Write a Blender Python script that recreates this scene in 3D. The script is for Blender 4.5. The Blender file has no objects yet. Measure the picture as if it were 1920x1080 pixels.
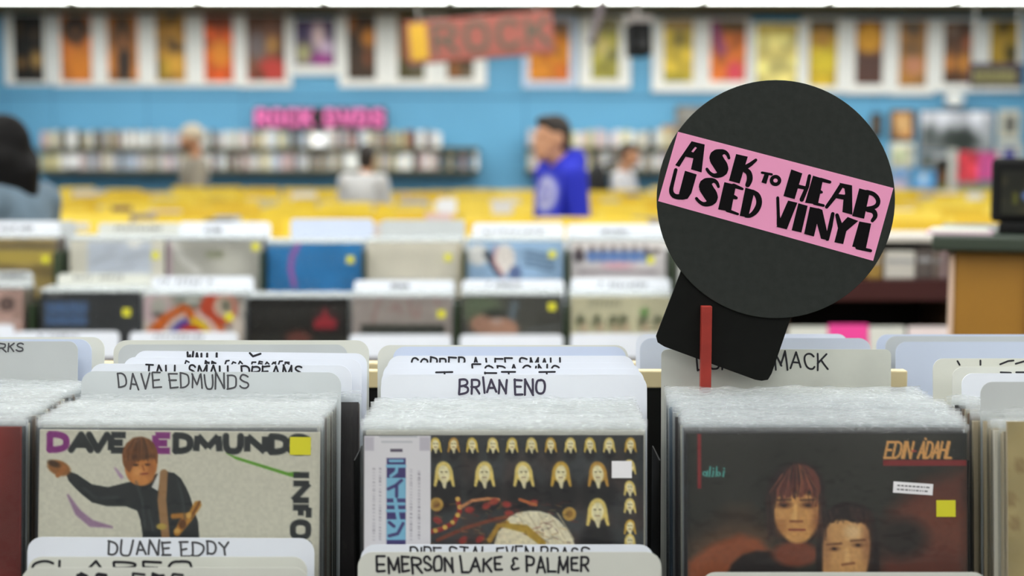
import bpy, math, random
import numpy as np
from mathutils import Vector, Matrix

# ------------------------------------------------------------------ camera, world, exposure
S = bpy.context.scene
COL = S.collection
random.seed(7)
RNG = np.random.RandomState(7)
TILT = math.radians(5.14)
FPX = 2667.0
CZ = 1.5
cam_d = bpy.data.cameras.new('camera')
cam = bpy.data.objects.new('camera', cam_d)
COL.objects.link(cam)
cam.location = (0, 0, CZ)
cam.rotation_euler = (math.pi / 2 - TILT, 0, 0)
cam_d.sensor_width = 36.0
cam_d.lens = 50.0
cam_d.clip_start = 0.05
cam_d.dof.use_dof = True
cam_d.dof.focus_distance = 1.80
cam_d.dof.aperture_fstop = 2.7
S.camera = cam
S.view_settings.view_transform = 'Standard'
S.view_settings.look = 'None'
S.view_settings.gamma = 1.0
S.view_settings.use_curve_mapping = False
S.view_settings.exposure = 0.15
S.cycles.transparent_max_bounces = 40
S.cycles.max_bounces = 8
S.cycles.caustics_reflective = False
S.cycles.caustics_refractive = False
world = bpy.data.worlds.new('shop_air')
S.world = world
world.use_nodes = True
world.node_tree.nodes['Background'].inputs[0].default_value = (0.9, 0.95, 1.0, 1)
world.node_tree.nodes['Background'].inputs[1].default_value = 0.05
LAMP = 8.2          # radiance of the fluorescent diffusers


def W(px, py, Y):
    """world point where the sight line of photo pixel (px, py) meets the plane y = Y"""
    x = (px - 960.0) / FPX
    y = -(py - 540.0) / FPX
    d = Vector((x, math.cos(TILT) + y * math.sin(TILT), -math.sin(TILT) + y * math.cos(TILT)))
    t = Y / d.y
    return Vector((0, 0, CZ)) + d * t


# ------------------------------------------------------------------ materials
def lin(c):
    c = np.asarray(c, dtype=float) / 255.0
    return np.where(c <= 0.04045, c / 12.92, ((c + 0.055) / 1.055) ** 2.4)


MATS = {}


def mat(name, rgb, rough=0.6, noise=0.0, scale=20.0, metal=0.0, emit=0.0, spec=0.4, bump=0.0):
    if name in MATS:
        return MATS[name]
    m = bpy.data.materials.new(name)
    m.use_nodes = True
    nt = m.node_tree
    b = nt.nodes['Principled BSDF']
    c = tuple(lin(rgb)) + (1.0,)
    b.inputs['Base Color'].default_value = c
    b.inputs['Roughness'].default_value = rough
    b.inputs['Metallic'].default_value = metal
    b.inputs['Specular IOR Level'].default_value = spec
    if emit:
        b.inputs['Emission Color'].default_value = c
        b.inputs['Emission Strength'].default_value = emit
    if noise or bump:
        tc = nt.nodes.new('ShaderNodeTexCoord')
        n = nt.nodes.new('ShaderNodeTexNoise')
        n.inputs['Scale'].default_value = scale
        n.inputs['Detail'].default_value = 4
        nt.links.new(tc.outputs['Object'], n.inputs['Vector'])
        if noise:
            r = nt.nodes.new('ShaderNodeValToRGB')
            r.color_ramp.elements[0].position = 0.3
            r.color_ramp.elements[1].position = 0.7
            r.color_ramp.elements[0].color = tuple(x * (1 - noise) for x in c[:3]) + (1,)
            r.color_ramp.elements[1].color = tuple(min(1, x * (1 + noise)) for x in c[:3]) + (1,)
            nt.links.new(n.outputs['Fac'], r.inputs['Fac'])
            nt.links.new(r.outputs['Color'], b.inputs['Base Color'])
        if bump:
            bp = nt.nodes.new('ShaderNodeBump')
            bp.inputs['Strength'].default_value = bump
            bp.inputs['Distance'].default_value = 0.01
            nt.links.new(n.outputs['Fac'], bp.inputs['Height'])
            nt.links.new(bp.outputs['Normal'], b.inputs['Normal'])
    MATS[name] = m
    return m


def print_mat():
    if 'print' in MATS:
        return MATS['print']
    m = bpy.data.materials.new('printed_paper')
    m.use_nodes = True
    nt = m.node_tree
    a = nt.nodes.new('ShaderNodeAttribute')
    a.attribute_name = 'ink'
    b = nt.nodes['Principled BSDF']
    nt.links.new(a.outputs['Color'], b.inputs['Base Color'])
    b.inputs['Roughness'].default_value = 0.45
    b.inputs['Specular IOR Level'].default_value = 0.3
    MATS['print'] = m
    return m


def plastic_mat():
    if 'plastic' in MATS:
        return MATS['plastic']
    m = bpy.data.materials.new('clear_plastic')
    m.use_nodes = True
    nt = m.node_tree
    nt.nodes.remove(nt.nodes['Principled BSDF'])
    out = nt.nodes['Material Output']
    tr = nt.nodes.new('ShaderNodeBsdfTransparent')
    tr.inputs[0].default_value = (0.97, 0.98, 0.98, 1)
    gl = nt.nodes.new('ShaderNodeBsdfGlossy')
    gl.inputs['Roughness'].default_value = 0.1
    df = nt.nodes.new('ShaderNodeBsdfDiffuse')
    df.inputs[0].default_value = (0.85, 0.87, 0.88, 1)
    tl = nt.nodes.new('ShaderNodeBsdfTranslucent')
    tl.inputs[0].default_value = (0.85, 0.87, 0.88, 1)
    hz = nt.nodes.new('ShaderNodeMixShader')
    hz.inputs[0].default_value = 0.5
    nt.links.new(df.outputs[0], hz.inputs[1])
    nt.links.new(tl.outputs[0], hz.inputs[2])
    at = nt.nodes.new('ShaderNodeAttribute')
    at.attribute_name = 'haze'
    m1 = nt.nodes.new('ShaderNodeMixShader')
    nt.links.new(at.outputs['Fac'], m1.inputs[0])
    nt.links.new(tr.outputs[0], m1.inputs[1])
    nt.links.new(hz.outputs[0], m1.inputs[2])
    fr = nt.nodes.new('ShaderNodeFresnel')
    geo = nt.nodes.new('ShaderNodeNewGeometry')
    mr = nt.nodes.new('ShaderNodeMapRange')       # same reflectance from either side of the thin sheet
    mr.inputs['To Min'].default_value = 1.4
    mr.inputs['To Max'].default_value = 1 / 1.4
    nt.links.new(geo.outputs['Backfacing'], mr.inputs['Value'])
    nt.links.new(mr.outputs['Result'], fr.inputs['IOR'])
    tc = nt.nodes.new('ShaderNodeTexCoord')
    n = nt.nodes.new('ShaderNodeTexNoise')
    n.inputs['Scale'].default_value = 45
    n.inputs['Detail'].default_value = 2
    nt.links.new(tc.outputs['Object'], n.inputs['Vector'])
    bp = nt.nodes.new('ShaderNodeBump')
    bp.inputs['Strength'].default_value = 0.6
    bp.inputs['Distance'].default_value = 0.004
    nt.links.new(n.outputs['Fac'], bp.inputs['Height'])
    nt.links.new(bp.outputs['Normal'], gl.inputs['Normal'])
    m2 = nt.nodes.new('ShaderNodeMixShader')
    nt.links.new(fr.outputs[0], m2.inputs[0])
    nt.links.new(m1.outputs[0], m2.inputs[1])
    nt.links.new(gl.outputs[0], m2.inputs[2])
    nt.links.new(m2.outputs[0], out.inputs['Surface'])
    MATS['plastic'] = m
    return m


# ------------------------------------------------------------------ mesh helpers
class MB:
    def __init__(s):
        s.v, s.f = [], []

    def add(s, v, f):
        o = len(s.v)
        s.v += [tuple(p) for p in v]
        s.f += [tuple(i + o for i in q) for q in f]
        return s

    def box(s, x0, x1, y0, y1, z0, z1, M=None):
        v = [(x0, y0, z0), (x1, y0, z0), (x1, y1, z0), (x0, y1, z0), (x0, y0, z1), (x1, y0, z1), (x1, y1, z1), (x0, y1, z1)]
        if M:
            v = [M @ Vector(p) for p in v]
        return s.add(v, [(3, 2, 1, 0), (4, 5, 6, 7), (0, 1, 5, 4), (1, 2, 6, 5), (2, 3, 7, 6), (3, 0, 4, 7)])

    def prism(s, pts, y0, y1):
        """outline in (x, z), extruded from y0 (front) to y1"""
        n = len(pts)
        v = [(p[0], y0, p[1]) for p in pts] + [(p[0], y1, p[1]) for p in pts]
        f = [tuple(range(n)), tuple(range(2 * n - 1, n - 1, -1))]
        f += [(i, i + n, (i + 1) % n + n, (i + 1) % n) for i in range(n)]
        return s.add(v, f)

    def tube(s, a, b, r, r2=None, n=12):
        a, b = Vector(a), Vector(b)
        r2 = r if r2 is None else r2
        d = (b - a).normalized()
        u = d.orthogonal().normalized()
        w = d.cross(u)
        v = []
        for p, q in ((a, r), (b, r2)):
            v += [p + (u * math.cos(2 * math.pi * i / n) + w * math.sin(2 * math.pi * i / n)) * q for i in range(n)]
        f = [(i, (i + 1) % n, (i + 1) % n + n, i + n) for i in range(n)]
        f += [tuple(range(n - 1, -1, -1)), tuple(range(n, 2 * n))]
        return s.add(v, f)

    def ball(s, c, rx, ry, rz, n=16, k=10):
        v = [(c[0], c[1], c[2] - rz)]
        for j in range(1, k):
            t = -math.pi / 2 + math.pi * j / k
            for i in range(n):
                p = 2 * math.pi * i / n
                v.append((c[0] + rx * math.cos(t) * math.cos(p), c[1] + ry * math.cos(t) * math.sin(p), c[2] + rz * math.sin(t)))
        v.append((c[0], c[1], c[2] + rz))
        f = [(0, 1 + (i + 1) % n, 1 + i) for i in range(n)]
        for j in range(k - 2):
            f += [(1 + j * n + i, 1 + j * n + (i + 1) % n, 1 + (j + 1) * n + (i + 1) % n, 1 + (j + 1) * n + i) for i in range(n)]
        t = len(v) - 1
        f += [(t, 1 + (k - 2) * n + i, 1 + (k - 2) * n + (i + 1) % n) for i in range(n)]
        return s.add(v, f)

    def mesh(s, name, m, smooth=False):
        me = bpy.data.meshes.new(name)
        me.from_pydata(s.v, [], s.f)
        me.update()
        if m:
            me.materials.append(m)
        if smooth:
            me.polygons.foreach_set('use_smooth', [True] * len(me.polygons))
        return me

    def build(s, name, m, parent=None, smooth=False, loc=None, bevel=0.0):
        o = link(name, s.mesh(name, m, smooth), parent)
        if loc is not None:
            o.location = loc
        if bevel:
            b = o.modifiers.new('edge', 'BEVEL')
            b.width = bevel
            b.segments = 2
            b.limit_method = 'ANGLE'
        return o


def link(name, data, parent=None):
    o = bpy.data.objects.new(name, data)
    COL.objects.link(o)
    if parent:
        o.parent = parent
    return o


def tag(o, label, cat, group=None, kind=None):
    o['label'] = label
    o['category'] = cat
    if group:
        o['group'] = group
    if kind:
        o['kind'] = kind
    return o


def thing(name, label, cat, loc=(0, 0, 0), rot=(0, 0, 0), group=None):
    o = link(name, None)
    o.empty_display_size = 0.05
    o.location = loc
    o.rotation_euler = rot
    return tag(o, label, cat, group)


def struct(name, mb, m):
    o = mb.build(name, m)
    o['kind'] = 'structure'
    return o


# ------------------------------------------------------------------ stroke letters
FONT = {
    'A': [[(0, 6), (2, 0), (4, 6)], [(.8, 4), (3.2, 4)]],
    'B': [[(0, 0), (0, 6)], [(0, 0), (2.4, 0), (3.5, .6), (3.5, 2.2), (2.4, 2.8), (0, 2.8)], [(2.4, 2.8), (3.9, 3.4), (3.9, 5.4), (2.4, 6), (0, 6)]],
    'C': [[(3.8, 1), (2.8, 0), (1.2, 0), (0.1, 1.6), (0.1, 4.4), (1.2, 6), (2.8, 6), (3.8, 5)]],
    'D': [[(0, 0), (0, 6)], [(0, 0), (2, 0), (3.7, 1), (4, 3), (3.7, 5), (2, 6), (0, 6)]],
    'E': [[(3.6, 0), (0, 0)], [(0, 0), (0, 6)], [(0, 6), (3.6, 6)], [(0, 3), (2.9, 3)]],
    'F': [[(3.6, 0), (0, 0)], [(0, 0), (0, 6)], [(0, 3), (2.9, 3)]],
    'G': [[(3.8, 1), (2.8, 0), (1.2, 0), (0.1, 1.6), (0.1, 4.4), (1.2, 6), (3, 6), (3.8, 5), (3.8, 3.4), (2.2, 3.4)]],
    'H': [[(0, 0), (0, 6)], [(4, 0), (4, 6)], [(0, 3), (4, 3)]],
    'I': [[(0.4, 0), (0.4, 6)]],
    'K': [[(0, 0), (0, 6)], [(3.6, 0), (0, 3.5)], [(1.2, 2.6), (3.8, 6)]],
    'L': [[(0, 0), (0, 6)], [(0, 6), (3.4, 6)]],
    'M': [[(0, 6), (.3, 0)], [(.3, 0), (2.4, 4.6)], [(2.4, 4.6), (4.5, 0)], [(4.5, 0), (4.8, 6)]],
    'N': [[(0, 6), (0, 0)], [(0, 0), (3.8, 6)], [(3.8, 6), (3.8, 0)]],
    'O': [[(2, 0), (.6, .2), (0, 2), (0, 4), (.6, 5.8), (2, 6), (3.4, 5.8), (4, 4), (4, 2), (3.4, .2), (2, 0)]],
    'P': [[(0, 0), (0, 6)], [(0, 0), (2.4, 0), (3.8, .6), (3.8, 2.6), (2.4, 3.3), (0, 3.3)]],
    'R': [[(0, 0), (0, 6)], [(0, 0), (2.4, 0), (3.8, .6), (3.8, 2.4), (2.4, 3.1), (0, 3.1)], [(1.6, 3.1), (3.9, 6)]],
    'S': [[(3.7, .9), (2.6, 0), (1, 0), (0.2, 1), (0.4, 2.3), (2, 3), (3.6, 3.7), (3.8, 5), (2.8, 6), (1, 6), (0, 5.1)]],
    'T': [[(0, 0), (4, 0)], [(2, 0), (2, 6)]],
    'U': [[(0, 0), (0, 4), (.7, 5.8), (2, 6), (3.3, 5.8), (4, 4), (4, 0)]],
    'V': [[(0, 0), (2, 6), (4, 0)]],
    'W': [[(0, 0), (1.2, 6), (2.5, 1.4), (3.8, 6), (5, 0)]],
    'Y': [[(0, 0), (2, 3.2)], [(4, 0), (2, 3.2), (2, 6)]],
    '&': [[(3.4, 1), (2, 0.6), (1, 1.6), (2, 2.8), (0.6, 3.8), (1, 5.4), (2.4, 5.6), (3.6, 4.6)]],
    ' ': [],
}
ROUND = set('BCDGOPRSU&')


def chaikin(p, n=2, closed=False):
    p = [tuple(q) for q in p]
    if p[0] == p[-1] and len(p) > 3:
        closed, p = True, p[:-1]
    for _ in range(n):
        q = []
        m = len(p)
        rng = range(m) if closed else range(m - 1)
        if not closed:
            q.append(p[0])
        for i in rng:
            a, b = p[i], p[(i + 1) % m]
            q.append((a[0] * .75 + b[0] * .25, a[1] * .75 + b[1] * .25))
            q.append((a[0] * .25 + b[0] * .75, a[1] * .25 + b[1] * .75))
        if not closed:
            q.append(p[-1])
        p = q
    return p + [p[0]] if closed else p


def text_lines(s, x0, x1, y0, y1, jit=0.0, space=1.5, slant=0.0, seed=1):
    """polylines of the words, fitted to the box x0..x1, y0 (top) .. y1 (bottom)"""
    r = random.Random(seed)
    out, pen = [], 0.0
    for ch in s:
        if ch == ' ':
            pen += 2.6
            continue
        g = FONT[ch]
        w = max(q[0] for l in g for q in l)
        dy, sc = r.uniform(-jit, jit), 1 + r.uniform(-jit, jit) * .25
        an, wx = r.uniform(-jit, jit) * .22, 1 + r.uniform(-jit, jit) * .3
        for l in g:
            if jit:
                l = [(q[0] + r.uniform(-jit, jit) * .55, q[1] + r.uniform(-jit, jit) * .8) for q in l]
                if len(l) == 2:
                    bx = r.uniform(-jit, jit) * .35
                    l = [l[0], ((l[0][0] + l[1][0]) / 2 + bx, (l[0][1] + l[1][1]) / 2), l[1]]
            l2 = chaikin(l, 2) if (ch in ROUND and len(l) > 3) or (jit and len(l) == 3 and len(set(q[0] for q in l)) and ch not in 'AVY') else l
            out.append([(pen + q[0] * wx + an * (3 - q[1]), 3 + (q[1] - 3) * sc + dy) for q in l2])
        pen += w * wx + space
    pen -= space
    sx, sy = (x1 - x0) / pen, (y1 - y0) / 6.0
    return [[(x0 + q[0] * sx + slant * (6 - q[1]) * sy, y0 + q[1] * sy) for q in l] for l in out]


def ribbon(mb, pts, w, y=0.0):
    y0 = y
    step = max(2e-6, w * 2e-3) if w < .5 else 3e-6
    """flat marker stroke in the (x, z) plane at depth y; pts may carry their own width"""
    for i in range(len(pts) - 1):
        a, b = pts[i], pts[i + 1]
        wa = a[2] if len(a) > 2 else w
        wb = b[2] if len(b) > 2 else w
        dx, dz = b[0] - a[0], b[1] - a[1]
        L = math.hypot(dx, dz) or 1e-9
        nx, nz = -dz / L, dx / L
        mb.lift = getattr(mb, 'lift', 0) + 1
        y = y0 - (mb.lift % 60) * step
        mb.add([(a[0] + nx * wa / 2, y, a[1] + nz * wa / 2), (b[0] + nx * wb / 2, y, b[1] + nz * wb / 2),
                (b[0] - nx * wb / 2, y, b[1] - nz * wb / 2), (a[0] - nx * wa / 2, y, a[1] - nz * wa / 2)], [(0, 1, 2, 3)])
    for p in pts:
        wp = (p[2] if len(p) > 2 else w) / 2
        n = 10
        mb.lift += 1
        y = y0 - (mb.lift % 60) * step
        mb.add([(p[0] + wp * math.cos(2 * math.pi * k / n), y, p[1] + wp * math.sin(2 * math.pi * k / n)) for k in range(n)], [tuple(range(n))])


# ------------------------------------------------------------------ printed pictures: inks on a fine mesh
class Art:
    """a printed picture; coordinates are photo pixels, (x0, y0) the sheet's top corner, one sheet width = x1 - x0"""

    def __init__(s, x0, x1, y0, y1, nx, bg, seed=0):
        s.x0, s.x1, s.y0, s.y1 = x0, x1, y0, y1
        s.nx = nx
        s.ny = max(4, int(round(nx * (y1 - y0) / (x1 - x0))))
        xs = np.linspace(x0, x1, s.nx)
        ys = np.linspace(y0, y1, s.ny)
        s.X, s.Y = np.meshgrid(xs, ys)
        s.px = (x1 - x0) / (s.nx - 1)
        s.a = np.zeros((s.ny, s.nx, 3)) + np.asarray(bg, float)
        s.r = np.random.RandomState(seed)

    def put(s, al, c):
        s.a += (np.asarray(c, float) - s.a) * np.clip(al, 0, 1)[..., None]
        return s

    def cover(s, d, soft):
        w = max(s.px, soft)
        return np.clip(0.5 - d / w, 0, 1)

    def rect(s, x0, y0, x1, y1, c, a=1, soft=0):
        d = np.maximum(np.maximum(x0 - s.X, s.X - x1), np.maximum(y0 - s.Y, s.Y - y1))
        return s.put(a * s.cover(d, soft), c)

    def ell(s, cx, cy, rx, ry, c, a=1, soft=0, rot=0):
        t = math.radians(rot)
        x, y = s.X - cx, s.Y - cy
        u, v = x * math.cos(t) + y * math.sin(t), -x * math.sin(t) + y * math.cos(t)
        d = (np.sqrt((u / rx) ** 2 + (v / ry) ** 2) - 1) * min(rx, ry)
        return s.put(a * s.cover(d, soft), c)

    def segd(s, a, b):
        ax, ay, bx, by = a[0], a[1], b[0], b[1]
        dx, dy = bx - ax, by - ay
        L = dx * dx + dy * dy + 1e-9
        t = np.clip(((s.X - ax) * dx + (s.Y - ay) * dy) / L, 0, 1)
        return np.hypot(s.X - ax - t * dx, s.Y - ay - t * dy), t

    def poly(s, p, c, a=1, soft=0, smooth=0):
        if smooth:
            p = chaikin(list(p) + [p[0]], smooth)[:-1]
        ins = np.zeros(s.X.shape, bool)
        d = np.full(s.X.shape, 1e9)
        for i in range(len(p)):
            q, r = p[i], p[(i + 1) % len(p)]
            d = np.minimum(d, s.segd(q, r)[0])
            if q[1] != r[1]:
                cr = (q[1] > s.Y) != (r[1] > s.Y)
                ins ^= cr & (s.X < (r[0] - q[0]) * (s.Y - q[1]) / (r[1] - q[1]) + q[0])
        return s.put(a * s.cover(np.where(ins, -d, d), soft), c)

    def line(s, p, w, c, a=1, soft=0, butt=False):
        al = np.zeros(s.X.shape)
        for q, r in zip(p[:-1], p[1:]):
            if butt:
                L = math.hypot(r[0] - q[0], r[1] - q[1]) or 1e-9
                ux, uy = (r[0] - q[0]) / L, (r[1] - q[1]) / L
                u = (s.X - q[0]) * ux + (s.Y - q[1]) * uy
                v = -(s.X - q[0]) * uy + (s.Y - q[1]) * ux
                d = np.maximum(np.maximum(-u, u - L), np.abs(v) - w / 2)
            else:
                d, t = s.segd(q, r)
                wq = q[2] if len(q) > 2 else w
                wr = r[2] if len(r) > 2 else w
                d = d - (wq + (wr - wq) * t) / 2
            al = np.maximum(al, s.cover(d, soft))
        return s.put(a * al, c)

    def words(s, t, x0, x1, y0, y1, w, c, butt=False, **k):
        for l in text_lines(t, x0, x1, y0, y1, **k):
            s.line(l, w, c, butt=butt)
        return s

    def mottle(s, scale, amp, c=None):
        gx, gy = int((s.x1 - s.x0) / scale) + 3, int((s.y1 - s.y0) / scale) + 3
        g = s.r.rand(gy, gx)
        fx, fy = (s.X - s.x0) / scale, (s.Y - s.y0) / scale
        ix, iy = fx.astype(int), fy.astype(int)
        tx, ty = fx - ix, fy - iy
        tx, ty = tx * tx * (3 - 2 * tx), ty * ty * (3 - 2 * ty)
        n = (g[iy, ix] * (1 - tx) + g[iy, ix + 1] * tx) * (1 - ty) + (g[iy + 1, ix] * (1 - tx) + g[iy + 1, ix + 1] * tx) * ty
        if c is None:
            s.a *= (1 + (n[..., None] - .5) * 2 * amp)
            return s
        return s.put(np.clip((n - .45) * 3, 0, 1) * amp, c)

    def build(s, name, parent, w, h, z0=0.0, y=0.0):
        """sheet of width w and height h in the parent's x-z plane, centred in x, bottom at z0, at depth y"""
        nx, ny = s.nx, s.ny
        xs = np.linspace(-w / 2, w / 2, nx)
        zs = np.linspace(z0 + h, z0, ny)
        gx, gz = np.meshgrid(xs, zs)
        co = np.stack([gx, np.full_like(gx, y), gz], -1).reshape(-1, 3)
        idx = np.arange(nx * ny).reshape(ny, nx)
        q = np.stack([idx[:-1, :-1], idx[1:, :-1], idx[1:, 1:], idx[:-1, 1:]], -1).reshape(-1, 4)
        me = bpy.data.meshes.new(name)
        me.vertices.add(nx * ny)
        me.vertices.foreach_set('co', co.ravel())
        me.loops.add(q.size)
        me.loops.foreach_set('vertex_index', q.ravel())
        me.polygons.add(len(q))
        me.polygons.foreach_set('loop_start', np.arange(0, q.size, 4))
        me.update(calc_edges=True)
        at = me.color_attributes.new('ink', 'FLOAT_COLOR', 'POINT')
        rgba = np.ones((ny, nx, 4))
        rgba[..., :3] = lin(np.clip(s.a, 0, 255))
        at.data.foreach_set('color', rgba.ravel())
        me.materials.append(print_mat())
        return link(name, me, parent)


# ------------------------------------------------------------------ room shell
YW = 18.55
CEIL = 3.415
HX = 7.6
wall_blue = mat('blue_wall_paint', (98, 162, 200), 0.55, noise=0.05, scale=1.2)
m = mat('dark_floor', (66, 60, 54), 0.5, noise=0.15, scale=3)
struct('floor', MB().box(-HX, HX, -9, YW, -0.1, 0), m)
struct('wall_back', MB().box(-HX - .1, HX + .1, YW, YW + .1, 0, CEIL + .1), wall_blue)
struct('wall_left', MB().box(-HX - .1, -HX, -9, YW, 0, CEIL), mat('side_wall', (150, 165, 175), 0.7))
struct('wall_right', MB().box(HX, HX + .1, -9, YW, 0, CEIL), mat('side_wall', (150, 165, 175), 0.7))
struct('wall_front', MB().box(-HX - .1, HX + .1, -9.1, -9, 0, CEIL), mat('front_wall', (205, 200, 190), 0.7))
struct('ceiling', MB().box(-HX, HX, -9, YW, CEIL, CEIL + .1), mat('tan_ceiling', (150, 138, 112), 0.8, noise=0.06, scale=2))
wall_line = mat('blue_panel_seam', (72, 124, 156), 0.6)
zs = W(960, 183, YW).z
struct('trim_1', MB().box(-HX, HX, YW - .012, YW, zs - .012, zs + .012), wall_line)
struct('trim_2', MB().box(-HX, HX, YW - .03, YW, CEIL - .07, CEIL), mat('dark_cove', (70, 74, 62), 0.7))
k = 3
for px in (12, 100, 275, 455, 985, 1640):
    xx = W(px, 190, YW).x
    struct('trim_%d' % k, MB().box(xx - .006, xx + .006, YW - .008, YW, 1.2, CEIL - .07), wall_line)
    k += 1

# ceiling lights: fluorescent panels
diff_m = mat('lit_diffuser', (250, 252, 250), 0.5, emit=LAMP)
frame_m = mat('lamp_frame', (205, 205, 198), 0.5)


def make_light(L, wd, diff_m=diff_m):
    d = MB().box(-L / 2 + .02, L / 2 - .02, -wd / 2 + .02, wd / 2 - .02, -.03, -.022).mesh('diffuser', diff_m)
    f = MB()
    f.box(-L / 2, L / 2, -wd / 2, -wd / 2 + .02, -.035, 0).box(-L / 2, L / 2, wd / 2 - .02, wd / 2, -.035, 0)
    f.box(-L / 2, -L / 2 + .02, -wd / 2, wd / 2, -.035, 0).box(L / 2 - .02, L / 2, -wd / 2, wd / 2, -.035, 0)
    return d, f.mesh('lamp_frame', frame_m)


def put_light(ms, x, y, label, group):
    t = thing('ceiling_light', label, 'light', (x, y, CEIL - .001), group=group)
    link('diffuser', ms[0], t)
    link('lamp_frame', ms[1], t)


lm = make_light(2.3, .55)
for y in (-7.4, -4.6, -2.0, 0.2, 1.7, 2.9, 4.1, 5.8, 7.8, 10.2, 12.8, 15.2):  # rows out of view; those behind the camera added to brighten album fronts
    for x in (-5.6, -2.8, 0.0, 2.8, 5.6):
        put_light(lm, x, y, 'unseen fluorescent ceiling panel, added to light the record bins', 'unseen ceiling panels added to light the bins')
lm = make_light(1.46, .7, mat('lit_diffuser_wall', (248, 252, 246), 0.5, emit=10.0))
for i in range(9):
    put_light(lm, -5.98 + i * 1.5, 16.9, 'bright fluorescent panel of the row along the poster wall', 'light panels along the poster wall')

# ------------------------------------------------------------------ records
paper = mat('paper_edge', (214, 208, 194), 0.7)
COVER_COL = [(212, 206, 190), (205, 206, 208), (120, 96, 76), (62, 66, 72), (186, 170, 140), (150, 152, 156), (44, 40, 42), (130, 50, 44), (90, 110, 130)]
CW = 0.315
CT = 0.0034


def cover_mesh(col, i):
    m = mat('card_sleeve_%d' % i, col, 0.6)
    return MB().box(-CW / 2, CW / 2, -CT / 2, CT / 2, 0, CW).mesh('cover', m)


COVERS = [cover_mesh(c, i) for i, c in enumerate(COVER_COL)]


def sleeve_mesh(seed, rise=0.011):
    r = random.Random(seed)
    nx = 26
    rows = [(0.0, .02), (.16, .02), (.30, .025), (.3155, .04), (.319, .15), (.3155 + rise * .75, .2), (.3155 + rise, .3)]
    hw = CW / 2 + .003
    v, hz = [], []
    for sgn in (-1, 1):
        ph = [r.uniform(0, 6.28) for _ in range(6)]
        for z, h in rows:
            for i in range(nx):
                x = -hw + 2 * hw * i / (nx - 1)
                k = max(0, (z - .3155) / rise)
                wob = sum(math.sin(x * f + p) for f, p in zip((20, 47, 90, 130), ph)) * .25
                y = sgn * (.0021 - k * .0012) + k * wob * .0016
                zz = z + (wob * .0034 + r.uniform(-.0016, .0016)) * k
                v.append((x, y, zz))
                hz.append(h)
    f = []
    n1 = len(rows) * nx
    for s_ in (0, 1):
        for j in range(len(rows) - 1):
            for i in range(nx - 1):
                a = s_ * n1 + j * nx + i
                q = (a, a + 1, a + nx + 1, a + nx)
                f.append(q if s_ == 0 else q[::-1])
    for j in range(3):
        f.append((j * nx, (j + 1) * nx, n1 + (j + 1) * nx, n1 + j * nx))
        f.append((j * nx + nx - 1, n1 + j * nx + nx - 1, n1 + (j + 1) * nx + nx - 1, (j + 1) * nx + nx - 1))
    me = bpy.data.meshes.new('plastic_sleeve')
    me.from_pydata(v, [], f)
    me.polygons.foreach_set('use_smooth', [True] * len(me.polygons))
    at = me.attributes.new('haze', 'FLOAT', 'POINT')
    at.data.foreach_set('value', hz)
    me.materials.append(plastic_mat())
    me.update()
    return me


SLEEVES = [sleeve_mesh(i) for i in range(8)]
STICK = mat('yellow_sticker', (212, 206, 44), 0.6)
LEAN = math.radians(6)


def stand(xc, ytop, ztop, h, lean=LEAN):
    """origin of a leaning sheet whose top middle is at (xc, ytop, ztop)"""
    return Vector((xc, ytop - h * math.sin(lean), ztop - h * math.cos(lean)))


def record(label, loc, ci, si, group=None, roll=0.0, lean=LEAN, front=False):
    t = thing('record_album', label, 'record', loc, (-lean, roll, 0), group)
    link('cover', COVERS[ci], t)
    link('plastic_sleeve', SLEEVES[si], t)
    return t


def stack(label, group, xc, y0, y1, ztop, pitch, cols, lean=LEAN, jx=.004, jz=.004, seed=0):
    r = random.Random(seed)
    y = y0
    while y <= y1:
        loc = stand(xc + r.uniform(-jx, jx), y, ztop + r.uniform(-jz, jz), CW, lean)
        record(label, loc, r.choice(cols), r.randrange(8), group, lean=lean)
        y += pitch


def sticker(t, art, px, py, w, h, name='price_sticker', m=None, rot=0, label=None):
    """a small label stuck on the album's front at photo pixel (px, py)"""
    u = (px - art.x0) / (art.x1 - art.x0) * CW - CW / 2
    v = CW - (py - art.y0) / (art.y1 - art.y0) * CW * (art.y1 - art.y0) / (art.x1 - art.x0)
    M = Matrix.Translation((u, 0, v)) @ Matrix.Rotation(math.radians(rot), 4, 'Y')
    o = MB().box(-w / 2, w / 2, -CT / 2 - .0012, -CT / 2 - .0006, -h / 2, h / 2, M).build(name, m or STICK, t)
    if label:
        o['label'] = label
    return o


# ------------------------------------------------------------------ divider cards
CARD = mat('white_card', (226, 230, 238), 0.55, noise=0.02, scale=9)
CARD_B = mat('bluish_card', (196, 206, 226), 0.5, noise=0.03, scale=9)
CARD_G = mat('grey_card', (186, 190, 190), 0.55, noise=0.04, scale=9)
CARD_C = mat('cream_card', (210, 211, 202), 0.55, noise=0.04, scale=9)
INK = mat('black_marker', (26, 24, 32), 0.6)
INK_T = mat('grey_pencil_marker', (74, 74, 78), 0.6)


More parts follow.
